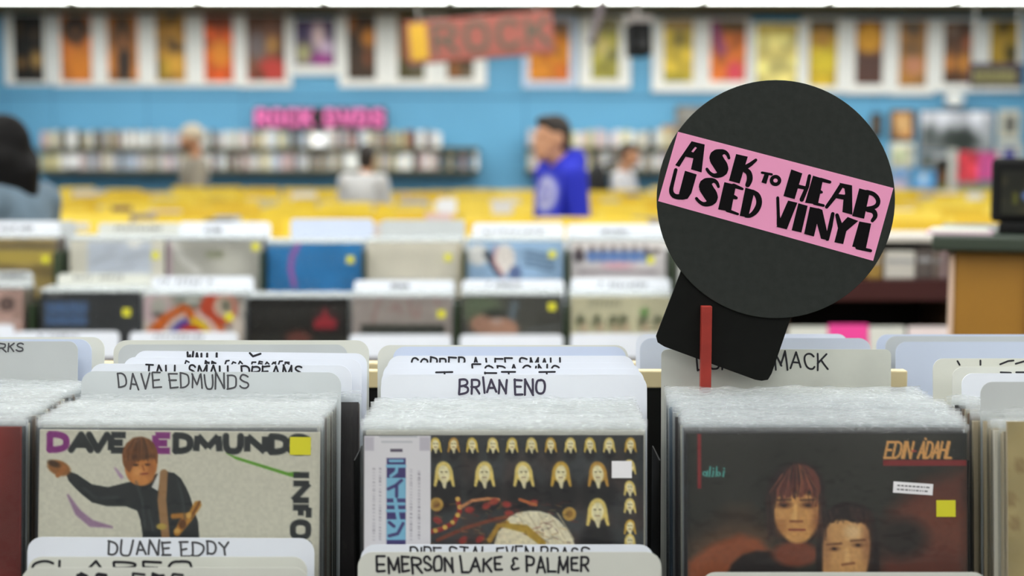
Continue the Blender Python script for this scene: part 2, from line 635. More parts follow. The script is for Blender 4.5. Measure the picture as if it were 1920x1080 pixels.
def divider(label, pl, pr, ptop, Y, floor, m=CARD, text=None, tbox=None, ink=None, w=4.0, roll=0.0, lean=LEAN, rad=None, group=None, jit=.35, tseed=1, slant=.0, tlist=None, name='divider_card'):
    """card whose top edge runs from photo pixel pl to pr at ptop, standing in the bin at depth Y"""
    a, b = W(pl, ptop, Y), W(pr, ptop, Y)
    wd = b.x - a.x
    h = (a.z - floor - .002) / math.cos(lean)
    rad = rad or wd * .05
    pts = [(-wd / 2, 0), (wd / 2, 0)]
    for k_ in range(7):
        t_ = k_ / 6 * math.pi / 2
        pts.append((wd / 2 - rad + rad * math.cos(t_), h - rad + rad * math.sin(t_)))
    for k_ in range(7):
        t_ = math.pi / 2 + k_ / 6 * math.pi / 2
        pts.append((-wd / 2 + rad + rad * math.cos(t_), h - rad + rad * math.sin(t_)))
    loc = stand((a.x + b.x) / 2, Y, a.z, h, lean)
    t = thing(name, label, 'divider card', loc, (-lean, math.radians(roll), 0), group)
    MB().prism(pts, -.0005, .0005).build('card', m, t)
    sc = wd / (pr - pl)
    lines = []
    if text:
        lines = text_lines(text, *tbox, jit=jit, seed=tseed, slant=slant)
    if tlist:
        lines += tlist
    if lines:
        mb = MB()
        for l in lines:
            ribbon(mb, [((q[0] - (pl + pr) / 2) * sc, h - (q[1] - ptop) * sc / math.cos(lean)) + ((q[2] * sc,) if len(q) > 2 else ()) for q in l], w * sc, -.0008)
        mb.build('lettering', ink or INK, t)
    return t


def scribble(x0, x1, y0, y1, n, seed):
    """illegible small marker strokes"""
    r = random.Random(seed)
    out = []
    for i in range(n):
        x = x0 + (x1 - x0) * (i + .2) / n
        w_ = (x1 - x0) / n
        if r.random() < .12:
            continue
        out.append([(x, y1), (x + w_ * r.uniform(0, .3), y0 + r.uniform(0, 3)), (x + w_ * .6, y0 + r.uniform(0, (y1 - y0) * .8))])
        if r.random() < .6:
            out.append([(x + w_ * .1, (y0 + y1) / 2 + r.uniform(-3, 3)), (x + w_ * .6, (y0 + y1) / 2 + r.uniform(-3, 3))])
    return out


# ------------------------------------------------------------------ first fixture: the row of bins in front of the viewer
FL1 = 0.876
black = mat('black_panel', (10, 10, 10), 0.6, spec=.2)
cream_wood = mat('pale_wood', (206, 190, 150), 0.5, noise=0.1, scale=6)
dark_wood = mat('dark_wood', (70, 52, 36), 0.5, noise=0.2, scale=5)
b1 = thing('record_bin', 'long dark record bin with black partitions holding the front row of albums', 'record bin', (0, 1.8, 0))
MB().box(-1.3, 1.3, -.36, .40, .84, FL1 - .004).build('bin_floor', black, b1)
MB().box(-1.3, 1.3, -.40, -.365, .62, 0.98).build('front_panel', dark_wood, b1, bevel=.004)
MB().box(-1.3, 1.3, .40, .425, .62, 1.185).build('back_panel', cream_wood, b1, bevel=.003)
MB().box(-1.3, 1.3, -.36, .40, .0, .62).build('cabinet', dark_wood, b1)
for x in (-1.295, 1.283):
    MB().box(x, x + .012, -.36, .40, .62, 1.15).build('side_panel', dark_wood, b1)
MB().box(-1.28, .545, .145, .157, FL1, 1.186).build('rear_board', black, b1)
MB().box(-1.28, .545, .140, .160, 1.187, 1.211).build('rear_rail', cream_wood, b1, bevel=.002)
for x in (-.902, -.5432, -.1835, .172, .531, .895):
    o = MB().box(x - .0008, x + .0008, -.17, -.085, FL1, 1.152).build('partition', black, b1)


def front_record(label, pl, pr, ptop, Y, art, ci=0, roll=0.0, lean=LEAN):
    a, b = W(pl, ptop, Y), W(pr, ptop, Y)
    loc = stand((a.x + b.x) / 2, Y, a.z, CW, lean)
    t = record(label, loc, ci, random.randrange(8), None, roll, lean)
    art.build('cover_art', t, CW - .001, CW - .001, .0005, -CT / 2 - .0003)
    return t, (a.x + b.x) / 2, a.z


# --- album with the guitarist
A = Art(65, 600, 808, 808 + 535, 250, (204, 200, 182), 1)
dk = (40, 44, 46)
pu = (128, 46, 118)
bold = dict(butt=True, space=1.9)
for t_, x0, x1, c in (('D', 84, 116, pu), ('A', 125, 162, dk), ('V', 159, 193, dk), ('E', 201, 229, dk), ('E', 286, 314, pu), ('D', 325, 353, dk), ('M', 364, 409, dk), ('U', 421, 449, dk), ('N', 462, 496, dk), ('D', 508, 537, dk), ('S', 544, 578, dk)):
    A.words(t_, x0, x1, 816, 845, 12.5, c, butt=t_ in 'EMN')
A.poly([(79, 810), (120, 810), (92, 850), (79, 850)], pu, a=0)
A.poly([(420, 848), (432, 852), (540, 884), (562, 882), (560, 894), (545, 892), (440, 860)], (92, 150, 44), soft=2)
for t_, y0, y1 in (('I', 884, 894), ('N', 905, 937), ('F', 951, 970), ('O', 979, 1008), ('R', 1020, 1050)):
    for l in text_lines(t_, 0, 28 if t_ != 'I' else 6, 0, 1):
        w0 = y1 - y0
        A.line([(581 - q[1] * 30, y0 + q[0] / 28 * w0 if t_ != 'I' else (y0 + y1) / 2) for q in l], 11.5, dk, butt=t_ in 'INF')
# generic guitarist: dark jacket, raised arm, tan guitar
A.poly([(118, 930), (130, 960), (215, 1000)], (150, 120, 150), a=.0)
A.line([(120, 932, 4), (140, 965, 13), (165, 985, 14), (205, 992, 4)], 8, (150, 120, 146), soft=4)
A.line([(210, 880, 4), (222, 896, 7)], 6, (170, 140, 165), soft=4)
A.poly([(122, 882), (180, 920), (245, 903), (272, 898), (300, 884), (330, 888), (352, 925), (362, 960), (372, 985), (372, 1060), (268, 1060), (262, 985), (250, 952), (175, 952), (140, 925), (115, 898)], (36, 40, 42), soft=2, smooth=1)
A.poly([(294, 884), (302, 888), (292, 922), (280, 915)], (206, 204, 196), soft=2)
A.line([(303, 888, 15), (300, 940, 17), (308, 1010, 16)], 16, (150, 112, 74), soft=3)
A.ell(102, 880, 23, 14, (142, 92, 48), soft=4, rot=20)
A.ell(92, 872, 12, 6, (70, 46, 26), soft=4, rot=20)
A.line([(112, 880, 10), (100, 894, 9)], 8, (160, 100, 52), soft=3)
A.line([(330, 1002, 12), (352, 975, 12), (368, 948, 15)], 12, (176, 122, 48), soft=4)
A.line([(322, 970, 10), (345, 968, 10), (330, 1000, 12)], 10, (168, 112, 44), soft=4)
A.ell(300, 990, 10, 6, (176, 150, 70), soft=3)
A.ell(259, 872, 31, 40, (184, 116, 58), soft=3, rot=8)
A.ell(262, 892, 22, 20, (196, 128, 66), soft=5)
A.poly([(224, 872), (222, 846), (234, 826), (258, 817), (280, 826), (292, 848), (290, 876), (284, 856), (262, 862), (246, 868), (238, 890), (230, 880)], (122, 74, 40), soft=3, smooth=1)
A.ell(258, 838, 20, 14, (84, 54, 32), soft=12)
A.line([(240, 858), (280, 856)], 10, (74, 46, 28), soft=8)
A.ell(249, 873, 5, 2.5, (60, 34, 22), soft=3)
A.ell(272, 872, 5, 2.5, (60, 34, 22), soft=3)
A.line([(258, 890), (272, 889)], 3, (120, 50, 40), soft=3)
A.line([(262, 874), (265, 883)], 3, (150, 84, 44), soft=3)
rq = random.Random(30)
for i in range(34):
    x = rq.uniform(228, 290)
    A.line([(258 + (x - 258) * .5, 820 + rq.uniform(0, 6)), (x, 842 + rq.uniform(0, 8)), (x + rq.uniform(-5, 5), 862 + rq.uniform(-4, 6))], 2.2, rq.choice([(150, 98, 56), (92, 56, 32), (112, 70, 40), (70, 44, 28)]), a=.6, soft=3)
for p in ([(250, 905), (262, 940), (268, 990)], [(330, 900), (340, 940), (345, 975)], [(150, 918), (175, 938), (215, 934)], [(275, 960), (285, 1000)]):
    A.line(p, 4, (66, 70, 72), a=.6, soft=6)
A.line([(356, 972), (368, 950), (372, 942)], 5, (120, 76, 30), soft=2)
A.ell(340, 985, 7, 9, (96, 58, 28), soft=4).ell(352, 968, 5, 6, (206, 160, 84), soft=3).ell(330, 998, 6, 5, (206, 158, 80), soft=3)
A.ell(279, 884, 8, 16, (150, 88, 46), a=.6, soft=10).ell(252, 886, 8, 9, (214, 150, 88), a=.6, soft=8)
A.mottle(5, .03)
rd, xc1, zt1 = front_record('cream album cover with a leaping guitarist and bold purple and black capitals', 65, 600, 808, 1.58, A, roll=math.radians(.6))
sticker(rd, A, 563, 834, .0235, .020, label='bright yellow price sticker')
# --- album with rows of small pale heads and a white paper strip
B = Art(681, 1207, 816, 816 + 526, 250, (52, 54, 56), 2)
B.mottle(60, .22)
B.mottle(40, .5, (66, 48, 44))
ha = [(214, 184, 82), (198, 158, 62), (222, 196, 110), (186, 140, 60)]
fa = (232, 222, 178)
rr = random.Random(4)


def head(art, x, y, s_, tilt=0, body=True):
    hc = ha[rr.randrange(4)]
    art.ell(x, y, 15 * s_, 19 * s_, hc, soft=3 * s_, rot=tilt)
    art.line([(x - 11 * s_, y, 9 * s_), (x - 16 * s_, y + 24 * s_, 5 * s_)], 8 * s_, hc, soft=3 * s_)
    art.line([(x + 11 * s_, y, 9 * s_), (x + 17 * s_, y + 24 * s_, 5 * s_)], 8 * s_, hc, soft=3 * s_)
    art.ell(x, y + 3 * s_, 10 * s_, 15 * s_, fa, soft=3 * s_, rot=tilt)
    art.line([(x, y + 14 * s_, 12 * s_), (x + 1 * s_, y + 27 * s_, 5 * s_)], 8 * s_, (222, 210, 168), soft=3 * s_)
    art.ell(x - 4 * s_, y, 2 * s_, 1.3 * s_, (110, 92, 60), soft=2 * s_)
    art.ell(x + 4 * s_, y, 2 * s_, 1.3 * s_, (110, 92, 60), soft=2 * s_)
    art.line([(x - 3 * s_, y + 10 * s_), (x + 3 * s_, y + 10 * s_)], 1.5 * s_, (150, 110, 80), soft=2 * s_)


for x in (816, 850, 885, 924, 960, 997, 1033, 1070, 1107, 1143, 1183):
    B.ell(x, 842, 12, 20, (30, 30, 32), soft=8)
    head(B, x, 831, .62, rr.uniform(-12, 12))
for x in (832, 908, 982, 1052, 1122):
    B.ell(x, 925, 34, 34, (26, 25, 28), soft=16)
    head(B, x, 884, 1.05, rr.uniform(-14, 14))
B.ell(1120, 1010, 30, 30, (26, 25, 28), soft=16)
head(B, 1121, 955, 1.15, 4)
for y in (872, 912, 945, 985, 1012):
    head(B, 1182, y, .62, rr.uniform(-15, 15))
gold, red = (176, 138, 66), (140, 44, 40)
for x, y, s_ in ((818, 945, 13), (1068, 963, 13)):
    B.ell(x, y, s_, s_, gold, soft=3)
    B.ell(x, y, s_ * .5, s_ * .5, (140, 104, 50), soft=3)
B.line([(858, 935), (862, 958), (850, 980), (826, 992), (808, 996)], 9, red, soft=3)
for x, y in ((858, 935), (862, 950), (858, 965), (848, 979), (834, 988), (816, 994)):
    B.ell(x, y, 4.5, 4.5, (206, 168, 82), soft=2)
B.line([(864, 950), (885, 938), (915, 934), (935, 936)], 6, (196, 130, 84), soft=3)
for x, y in ((880, 955), (912, 948), (926, 940), (820, 975), (868, 1012), (900, 1010), (950, 945), (1000, 942), (955, 962)):
    B.ell(x, y, 9, 6, (150, 52, 46), soft=4, rot=rr.uniform(-40, 40))
B.line([(975, 936), (1005, 946)], 6, (176, 96, 52), soft=2)
B.line([(820, 1012), (870, 990), (930, 972), (960, 968)], 7, (120, 60, 40), soft=4)
B.poly([(920, 1040), (938, 990), (960, 962), (1005, 955), (1040, 966), (1072, 1000), (1084, 1040)], (226, 216, 186), soft=3, smooth=1)
B.line([(948, 985, 8), (985, 990, 14), (1015, 1015, 12)], 12, (176, 142, 52), soft=4)
for q in (970, 990, 1010, 1030, 1046):
    B.line([(q, 962), (q + 30, 1010)], 2, (196, 182, 148), soft=4)
B.line([(918, 1012), (935, 985), (950, 980)], 10, (168, 128, 48), soft=4)
for i in range(150):
    x, y = rr.uniform(810, 1075), rr.uniform(940, 1030)
    B.line([(x, y), (x + rr.uniform(-14, 14), y + rr.uniform(-6, 6))], rr.uniform(1.2, 3), rr.choice([(120, 40, 38), (150, 104, 50), (80, 34, 34), (60, 62, 60), (182, 140, 80)]), a=.45, soft=3)
for q in range(26):
    x, y = rr.uniform(945, 1075), rr.uniform(965, 1025)
    if ((x - 1005) / 75) ** 2 + ((y - 1020) / 62) ** 2 < .8:
        B.line([(x, y), (x + 22, y + 20)], 2, (206, 194, 160), a=.5, soft=4)
B.poly([(920, 1040), (934, 996), (950, 985), (990, 1005), (1030, 1040)], (222, 210, 178), a=.9, soft=3)
B.line([(944, 984, 8), (985, 992, 13), (1018, 1018, 11)], 12, (172, 138, 50), soft=4)
B.mottle(5, .07)
# the strip
B.rect(681, 810, 807, 1400, (226, 222, 226))
B.rect(683, 818, 700, 844, (196, 190, 200), soft=2)
B.rect(786, 818, 806, 844, (196, 190, 200), soft=2)
B.rect(710, 816, 782, 819, (180, 180, 186), soft=2)
B.rect(714, 826, 772, 829, (190, 190, 196), soft=2)
B.rect(731, 841, 754, 846, (74, 62, 84), soft=2)
nv, sky_ = (66, 58, 112), (126, 186, 214)
B.rect(724, 858, 760, 1400, nv)
B.rect(724, 895, 760, 934, sky_)
B.rect(724, 973, 760, 1012, sky_)
B.line([(730, 863), (754, 863)], 5, sky_, soft=1)
B.line([(726, 873), (758, 873)], 6, sky_, soft=1)
B.line([(744, 873), (742, 884), (732, 892)], 6, sky_, soft=1)
B.line([(752, 900), (740, 910), (727, 916)], 6, nv, soft=1)
B.line([(743, 910), (743, 930)], 6, nv, soft=1)
B.line([(727, 944), (757, 944)], 6, sky_, soft=1)
B.line([(726, 957), (758, 957)], 6, sky_, soft=1)
B.line([(740, 936), (746, 972)], 7, sky_, soft=1)
B.line([(729, 979), (738, 986)], 6, nv, soft=1)
B.line([(729, 1004), (745, 1000), (755, 981)], 6, nv, soft=1)
for x, dens in ((700, .5), (712, .5), (770, .6), (785, .8)):
    y = 862 + rr.uniform(0, 20)
    while y < 1012:
        hh = rr.uniform(1.5, 4.5)
        B.rect(x - 2, y, x + 2, y + hh, (120, 112, 128), a=rr.uniform(.25, .9) * dens * 1.3, soft=1.5)
        y += hh + rr.uniform(1.5, 4)
rd, xc2, zt2 = front_record('dark album cover with rows of small blond heads and a white paper side strip', 681, 1207, 816, 1.58, B, ci=6)
sticker(rd, B, 1166, 880, .0225, .019, m=mat('white_sticker', (236, 234, 236), .6), label='white price sticker')
# --- dark red album with two faces
C = Art(1285, 1815, 812, 812 + 530, 250, (46, 46, 42), 3)
C.mottle(90, .18)
C.poly([(1285, 1010), (1330, 985), (1365, 955), (1400, 955), (1450, 1000), (1450, 1100), (1285, 1100)], (92, 66, 48), a=.75, soft=40)
C.poly([(1285, 1055), (1330, 1022), (1385, 1002), (1420, 1012), (1455, 1050), (1470, 1100), (1285, 1100)], (136, 74, 46), soft=14)
C.poly([(1640, 1100), (1670, 960), (1730, 905), (1815, 880), (1815, 1100)], (96, 52, 42), a=.95, soft=40)
C.poly([(1700, 960), (1760, 935), (1815, 960), (1815, 1040), (1740, 1010)], (112, 62, 46), a=.7, soft=40)
C.line([(1290, 1000), (1350, 970), (1420, 975)], 30, (40, 36, 32), a=.6, soft=30)
C.ell(1690, 1010, 48, 38, (40, 34, 32), soft=30)
C.poly([(1350, 1100), (1375, 1045), (1430, 1030), (1480, 1050), (1500, 1100)], (34, 28, 28), soft=8, smooth=1)
# face one
C.poly([(1432, 950), (1436, 905), (1455, 880), (1490, 865), (1520, 868), (1545, 895), (1545, 960), (1530, 1020), (1450, 1020)], (40, 32, 32), soft=8, smooth=1)
C.ell(1490, 1040, 44, 24, (116, 62, 44), soft=10)
C.poly([(1446, 945), (1460, 925), (1520, 925), (1538, 945), (1534, 985), (1515, 1015), (1490, 1022), (1468, 1010), (1450, 980)], (196, 142, 84), soft=7, smooth=2)
C.poly([(1450, 935), (1455, 900), (1478, 872), (1505, 868), (1532, 885), (1540, 925), (1525, 935), (1515, 915), (1500, 938), (1490, 915), (1478, 938), (1466, 925)], (104, 58, 50), soft=5, smooth=1)
C.ell(1488, 886, 22, 14, (50, 38, 38), soft=12)
C.line([(1484, 912), (1486, 940)], 3, (206, 150, 84), soft=3)
C.line([(1494, 910), (1498, 935)], 3, (196, 134, 76), soft=3)
for x in (1468, 1514):
    C.ell(x, 947, 13, 6, (96, 60, 44), soft=7)
    C.ell(x, 948, 5, 2.5, (50, 34, 28), soft=2)
C.line([(1490, 948, 6), (1487, 972, 12)], 8, (214, 164, 102), soft=5)
C.line([(1480, 978), (1502, 978)], 4, (128, 76, 50), soft=4)
C.line([(1478, 994), (1507, 994)], 4, (124, 58, 46), soft=3)
C.ell(1462, 985, 10, 20, (150, 96, 58), a=.6, soft=14)
# face two
C.poly([(1530, 1100), (1528, 1010), (1545, 960), (1580, 945), (1620, 948), (1648, 985), (1648, 1100)], (36, 28, 28), soft=6, smooth=1)
C.poly([(1540, 1100), (1542, 1000), (1560, 975), (1600, 975), (1628, 985), (1632, 1030), (1620, 1100)], (198, 148, 94), soft=6, smooth=1)
C.poly([(1545, 975), (1575, 968), (1605, 985), (1625, 968), (1640, 990), (1630, 950), (1590, 940), (1555, 950)], (38, 29, 29), soft=5, smooth=1)
C.ell(1598, 998, 16, 14, (216, 178, 130), soft=14)
for x, y in ((1563, 1028), (1608, 1021)):
    C.line([(x - 13, y - 6), (x + 13, y - 8)], 4, (100, 64, 44), soft=4)
    C.ell(x, y + 2, 10, 4.5, (120, 82, 56), soft=5)
    C.ell(x, y + 2, 4, 2.5, (52, 36, 30), soft=2)
C.line([(1586, 1030, 6), (1588, 1055, 13)], 8, (214, 166, 110), soft=6)
C.line([(1578, 1060), (1600, 1057)], 4, (130, 80, 54), soft=4)
rq = random.Random(31)
for i in range(46):
    x = rq.uniform(1440, 1542)
    b_ = 870 + abs(x - 1491) * .5
    C.line([(1491 + (x - 1491) * .55, b_ - 2 + rq.uniform(-3, 5)), (x + rq.uniform(-4, 4), b_ + 30), (x + rq.uniform(-6, 6), b_ + 52 + rq.uniform(0, 12))], rq.uniform(1.5, 3), rq.choice([(126, 70, 60), (84, 46, 42), (60, 38, 36), (146, 88, 62), (52, 36, 36)]), a=.7, soft=3)
for i in range(26):
    x = rq.choice((rq.uniform(1434, 1450), rq.uniform(1532, 1546)))
    C.line([(x, 925 + rq.uniform(0, 10)), (x + rq.uniform(-5, 5), 985 + rq.uniform(0, 30))], 2.5, rq.choice([(34, 28, 28), (66, 46, 42)]), a=.6, soft=4)
for i in range(40):
    x = rq.uniform(1540, 1642)
    C.line([(x, 950 + abs(x - 1590) * .25), (x + rq.uniform(-12, 12), 975 + rq.uniform(-4, 8))], 2.5, rq.choice([(30, 24, 25), (58, 40, 40), (72, 50, 46)]), a=.6, soft=4)
C.ell(1528, 975, 8, 26, (120, 70, 48), a=.6, soft=14).ell(1625, 1020, 8, 34, (116, 72, 52), a=.6, soft=14).ell(1548, 1030, 7, 34, (128, 84, 58), a=.5, soft=12)
C.ell(1490, 1008, 14, 7, (212, 156, 96), a=.5, soft=8).ell(1462, 965, 9, 9, (220, 166, 104), a=.5, soft=9).ell(1516, 966, 8, 9, (210, 154, 94), a=.5, soft=9)
for x in (1468, 1514):
    C.line([(x - 13, 938), (x + 12, 937)], 4, (58, 36, 32), a=.8, soft=4)
C.mottle(5, .05)
# lettering
C.rect(1304, 812, 1311, 916, (132, 44, 46), soft=1.5)
teal = (84, 166, 156)
C.ell(1318, 888, 4.5, 4.8, teal)
C.ell(1318, 888, 1.8, 2.4, (46, 50, 46))
C.line([(1323, 883), (1322, 893)], 2.6, teal)
for x, t0 in ((1327, 875), (1333, 883), (1353, 883)):
    C.line([(x + 1.5, t0), (x - .5, 893)], 3, teal)
C.ell(1334.5, 878, 1.6, 1.6, teal)
C.line([(1341, 875), (1339, 893)], 2.6, teal)
C.ell(1344, 888.5, 4.2, 4.6, teal)
C.ell(1344, 888.5, 1.6, 2.2, (46, 50, 46))
C.ell(1354.5, 878, 1.6, 1.6, teal)
tan_ = (214, 156, 92)
C.words('EDIN', 1659, 1708, 828, 858, 4.6, tan_, slant=.22, space=1.1)
C.words('ADAHL', 1722, 1785, 828, 858, 4.6, tan_, slant=.22, space=1.0)
C.line([(1712, 845), (1718, 845)], 3, (190, 70, 60))
C.ell(1737, 822, 2.6, 2.6, tan_)
C.rect(1656, 862, 1815, 873, (126, 44, 46), soft=1)
rd, xc3, zt3 = front_record('dark reddish album cover with two shadowed faces and orange slanted capitals', 1285, 1815, 812, 1.58, C, ci=6)
o = sticker(rd, C, 1712, 916, .0445, .0125, 'title_sticker', mat('white_sticker', (236, 234, 236), .6), rot=4, label='white strip sticker with tiny print')
mb = MB()
for yy in (.0022, -.0022):
    x = -.018
    while x < .017:
        w_ = rr.uniform(.001, .004)
        mb.box(x, x + w_, -.00185 - .0013, -.0018 - .0012, yy - .0007, yy + .0007)
        x += w_ + .0012
sm = mb.build('tiny_print', INK_T, o)
sm.matrix_local = Matrix.Translation(((1712 - 1285) / 530 * CW - CW / 2, 0, CW - (916 - 812) / 530 * CW)) @ Matrix.Rotation(math.radians(4), 4, 'Y')
sticker(rd, C, 1774, 954, .0215, .0185, label='bright yellow price sticker')
# --- edge-of-frame covers
D = Art(-490, 45, 800, 1335, 60, (110, 36, 32), 4)
D.mottle(80, .2)
rd, xc0, zt0 = front_record('plain dark red album cover at the end of the front row', -490, 45, 800, 1.58, D, ci=7)
E = Art(1888, 2420, 790, 1322, 60, (168, 150, 104), 5)
E.mottle(60, .1)
for x, y in ((1912, 872), (1893, 935), (1900, 980), (1960, 900), (2000, 860), (2060, 960)):
    E.ell(x, y, 11, 11, (128, 104, 66), soft=5)
    E.ell(x, y, 5, 5, (160, 140, 96), soft=3)
rd, xc4, zt4 = front_record('tan album cover with brown round spots past the two-faces album', 1888, 2420, 790, 1.555, E, ci=4)

stack('plastic-sleeved record filed behind the cream guitarist album', 'records behind the guitarist album', xc1, 1.5865, 1.757, 1.196, .0066, [0, 0, 1, 2, 4, 5, 3], seed=1, jx=.0015)
stack('plastic-sleeved record filed behind the dark album with blond heads', 'records behind the blond heads album', xc2, 1.5865, 1.752, 1.192, .0066, [0, 1, 1, 5, 3, 6, 4], seed=2, jx=.0025)
stack('plastic-sleeved record filed behind the dark reddish two-faces album', 'records behind the two-faces album', xc3, 1.5865, 1.788, 1.199, .0068, [1, 3, 6, 8, 0, 5], seed=3, jx=.005)
stack('plastic-sleeved record filed behind the plain dark red album', 'records behind the dark red album', xc0, 1.5865, 1.845, 1.203, .0070, [0, 1, 2, 3, 5, 6], seed=4, jx=.0006)
stack('dark record added for the shade among the cards behind the guitarist album', 'records added for shade among the guitarist album cards', -.3515, 1.7795, 1.79, 1.196, .0062, [6, 2], seed=9, jx=.0005)  # dark covers added in place of the shade on the cards' lower parts

# divider cards of the first row, back to front
F = FL1
divider('grey card whose handwriting shows at the frame edge behind the dark red album', -335, 146, 640, 1.86, F, CARD_G, 'SPARKS', (-52, 44, 644, 659), INK_T, 3, rad=.012)
divider('pale blue-grey card just behind the grey handwritten card of the dark red album', -290, 172, 636, 1.885, F, CARD_B)
divider('off-white card last of the bin with the dark red album', -250, 196, 632, 1.925, F, CARD_C)
divider('cream card, hindmost in the guitarist album bin', 213, 692, 638, 1.865, F, CARD_C)
divider('blue-grey card second from the back in the guitarist album bin', 222, 652, 646, 1.852, F, CARD_G)
divider('white slanted card with tall capitals and a tick mark in the guitarist album bin', 245, 682, 660, 1.83, F, CARD, 'WALL I', (345, 400, 664, 690), INK, 4, roll=.7, tlist=[[(462, 662), (468, 668), (482, 663)]])
divider('white card with small faint marks showing behind the taller handwritten cards', 227, 674, 671, 1.812, F, CARD, roll=.5, tlist=scribble(340, 540, 676, 684, 16, 3), w=3)
divider('white card with two words of thin capitals just behind the guitarist name card', 165, 656, 683, 1.795, F, CARD, 'TALL SMALL DREAMS', (270, 562, 686, 706), INK, 3.5, roll=.4)
divider('white card lettered in thin grey capitals right behind the guitarist album stack', 150, 637, 697, 1.772, F, mat('grey_white_card', (204, 210, 212), .55, noise=.02), 'DAVE EDMUNDS', (220, 464, 701, 728), INK_T, 3.2, roll=.3, slant=-.05, tseed=4)
divider('cream card, hindmost in the blond heads album bin', 708, 1178, 647, 1.875, F, CARD_C)
divider('blue-grey card with a light rim behind the white cards of the blond heads bin', 737, 1174, 650, 1.86, F, CARD_B)
divider('white card with a long line of half-hidden capitals, third from back of the middle bin', 726, 1190, 667, 1.838, F, CARD, 'COPPER A LEE SMALL', (772, 1062, 671, 694), INK, 3.5, tseed=7)
divider('white card with one half-hidden word of wide capitals in the middle bin', 718, 1200, 680, 1.815, F, CARD, 'FORAGING', (886, 1048, 685, 708), INK, 3.5, tseed=8)
divider('white card with a few dashes of lettering showing above the two-word name card', 715, 1208, 691, 1.793, F, CARD, 'T   ET  T', (820, 1040, 698, 714), INK, 3.5, tseed=9)
divider('white card lettered in two bold marker words behind the blond heads album', 714, 1213, 702, 1.768, F, CARD, 'BRIAN ENO', (862, 1022, 711, 737), mat('violet_black_marker', (60, 54, 74), .6), 4.2, slant=-.04, tseed=5)
divider('grey stained card behind the red stick, its marker name half covered by the black tab', 1240, 1671, 655, 1.845, F, mat('stained_card', (200, 202, 192), .55, noise=.08, scale=14), 'LONNIE MACK', (1308, 1552, 661, 692), INK, 3.6, lean=math.radians(3), rad=.008, slant=-.06, tseed=6)
divider('pale blue card standing behind the stained card in the two-faces album bin', 1200, 1632, 634, 2.0, F, CARD_B)
divider('white-edged card, hindmost in the two-faces album bin', 1192, 1590, 626, 2.04, F, CARD)
divider('blue card, hindmost of the blank cards beside the stained marker card', 1643, 2110, 627, 2.09, F, CARD_B, rad=.016)
divider('grey blank card between two blue blank cards beside the stained marker card', 1660, 2130, 630, 2.06, F, CARD_G, rad=.016)
divider('light blue blank card in front of the grey blank card of the end bin', 1679, 2150, 641, 2.03, F, CARD_B, rad=.016)
divider('off-white card with dark pen strokes in the bin of the tan spotted album', 1749, 2240, 672, 1.85, F, CARD_C, rad=.014, tlist=[[(1795, 677), (1799, 684)], [(1838, 676), (1838, 684)], [(1875, 683), (1890, 677), (1900, 676)], [(1904, 682), (1925, 676)], [(1787, 705), (1789, 710)]], w=3.5)
divider('second off-white card with one pen dash in the tan spotted album bin', 1785, 2280, 688, 1.80, F, CARD_C, rad=.014, tlist=[[(1876, 698), (1895, 699)], [(1905, 698), (1920, 698)]], w=3.5)
divider('third off-white card of the tan spotted album bin', 1803, 2300, 700, 1.765, F, CARD, rad=.014)
divider('blank grey-blue card right behind the tan spotted album', 1838, 2350, 716, 1.63, F, CARD_G, rad=.014)
stack('record with pale worn edges filed behind the tan spotted album', 'records behind the tan spotted album', xc4 - .002, 1.563, 1.618, 1.197, .009, [4, 0, 2, 4], seed=5)
stack('record packed between the off-white cards of the end bin', 'records among the off-white cards', xc4 - .002, 1.64, 1.755, 1.197, .010, [2, 6, 2, 4], seed=6)
# low cards in front of the albums
divider('white card with grey capitals standing before the guitarist album', 50, 588, 1008, 1.546, F, CARD, 'DUANE EDDY', (202, 428, 1015, 1040), INK_T, 4, roll=.3, tseed=10, jit=.5)
divider('greenish white card with half-hidden capitals low before the guitarist album', 52, 576, 1044, 1.518, F, CARD_C, 'CLAREO', (62, 360, 1052, 1076), INK, 5, tseed=11)
divider('lowest card before the guitarist album at the bottom of the picture', 40, 578, 1064, 1.497, F, CARD_C, tlist=scribble(135, 350, 1074, 1084, 6, 8), w=5)
divider('white card with the tops of marker letters just behind the ampersand card', 676, 1226, 1021, 1.545, F, CARD, 'DIRE STAL EVEN BRASS', (770, 1104, 1026, 1050), INK, 3.5, tseed=12)
divider('cream card with three names in bold black marker and an ampersand', 671, 1240, 1035, 1.522, F, CARD_C, 'EMERSON LAKE & PALMER', (708, 1104, 1045, 1071), INK, 4.6, tseed=13, rad=.016, slant=-.05, jit=.45)
divider('plain pale card low before the dark reddish two-faces album', 1315, 1852, 1073, 1.53, F, CARD_C)

# ------------------------------------------------------------------ the round sign on its red stick
YS = 1.8045
sg = thing('round_sign', 'round black record-shaped sign with a pink lettered strip on a red stick', 'sign', W(1322, 700, YS))
OX = sg.location


def sgp(px, py, y):
    p = W(px, py, y)
    return (p.x - OX.x, p.z - OX.z)


mb = MB()
R = 223.5
mb.prism([sgp(1455 + R * math.cos(2 * math.pi * i / 96), 373.5 - R * math.sin(2 * math.pi * i / 96), YS) for i in range(96)][::-1], 0, .003)
mb.build('disc', mat('black_disc', (43, 46, 43), 0.7, noise=.1, scale=90, bump=.05, spec=.2), sg, bevel=.0006)
mb = MB()
pk = mat('pink_paper', (246, 160, 200), 0.7)
mb.prism([sgp(*p, YS) for p in ((1271, 247), (1675, 352.5), (1637, 489), (1234, 377))][::-1], -.0006, -.0002)
st = mb.build('paper_strip', pk, sg)
mb = MB()
yl = -.0009


def z1(p):
    return sgp(1230 + p[0] / 6, 240 + p[1] / 6, YS)


def z2(p):
    return sgp(1440 + p[0] / 6, 310 + p[1] / 6, YS)


u6 = (W(1001, 400, YS).x - W(1000, 400, YS).x) / 6


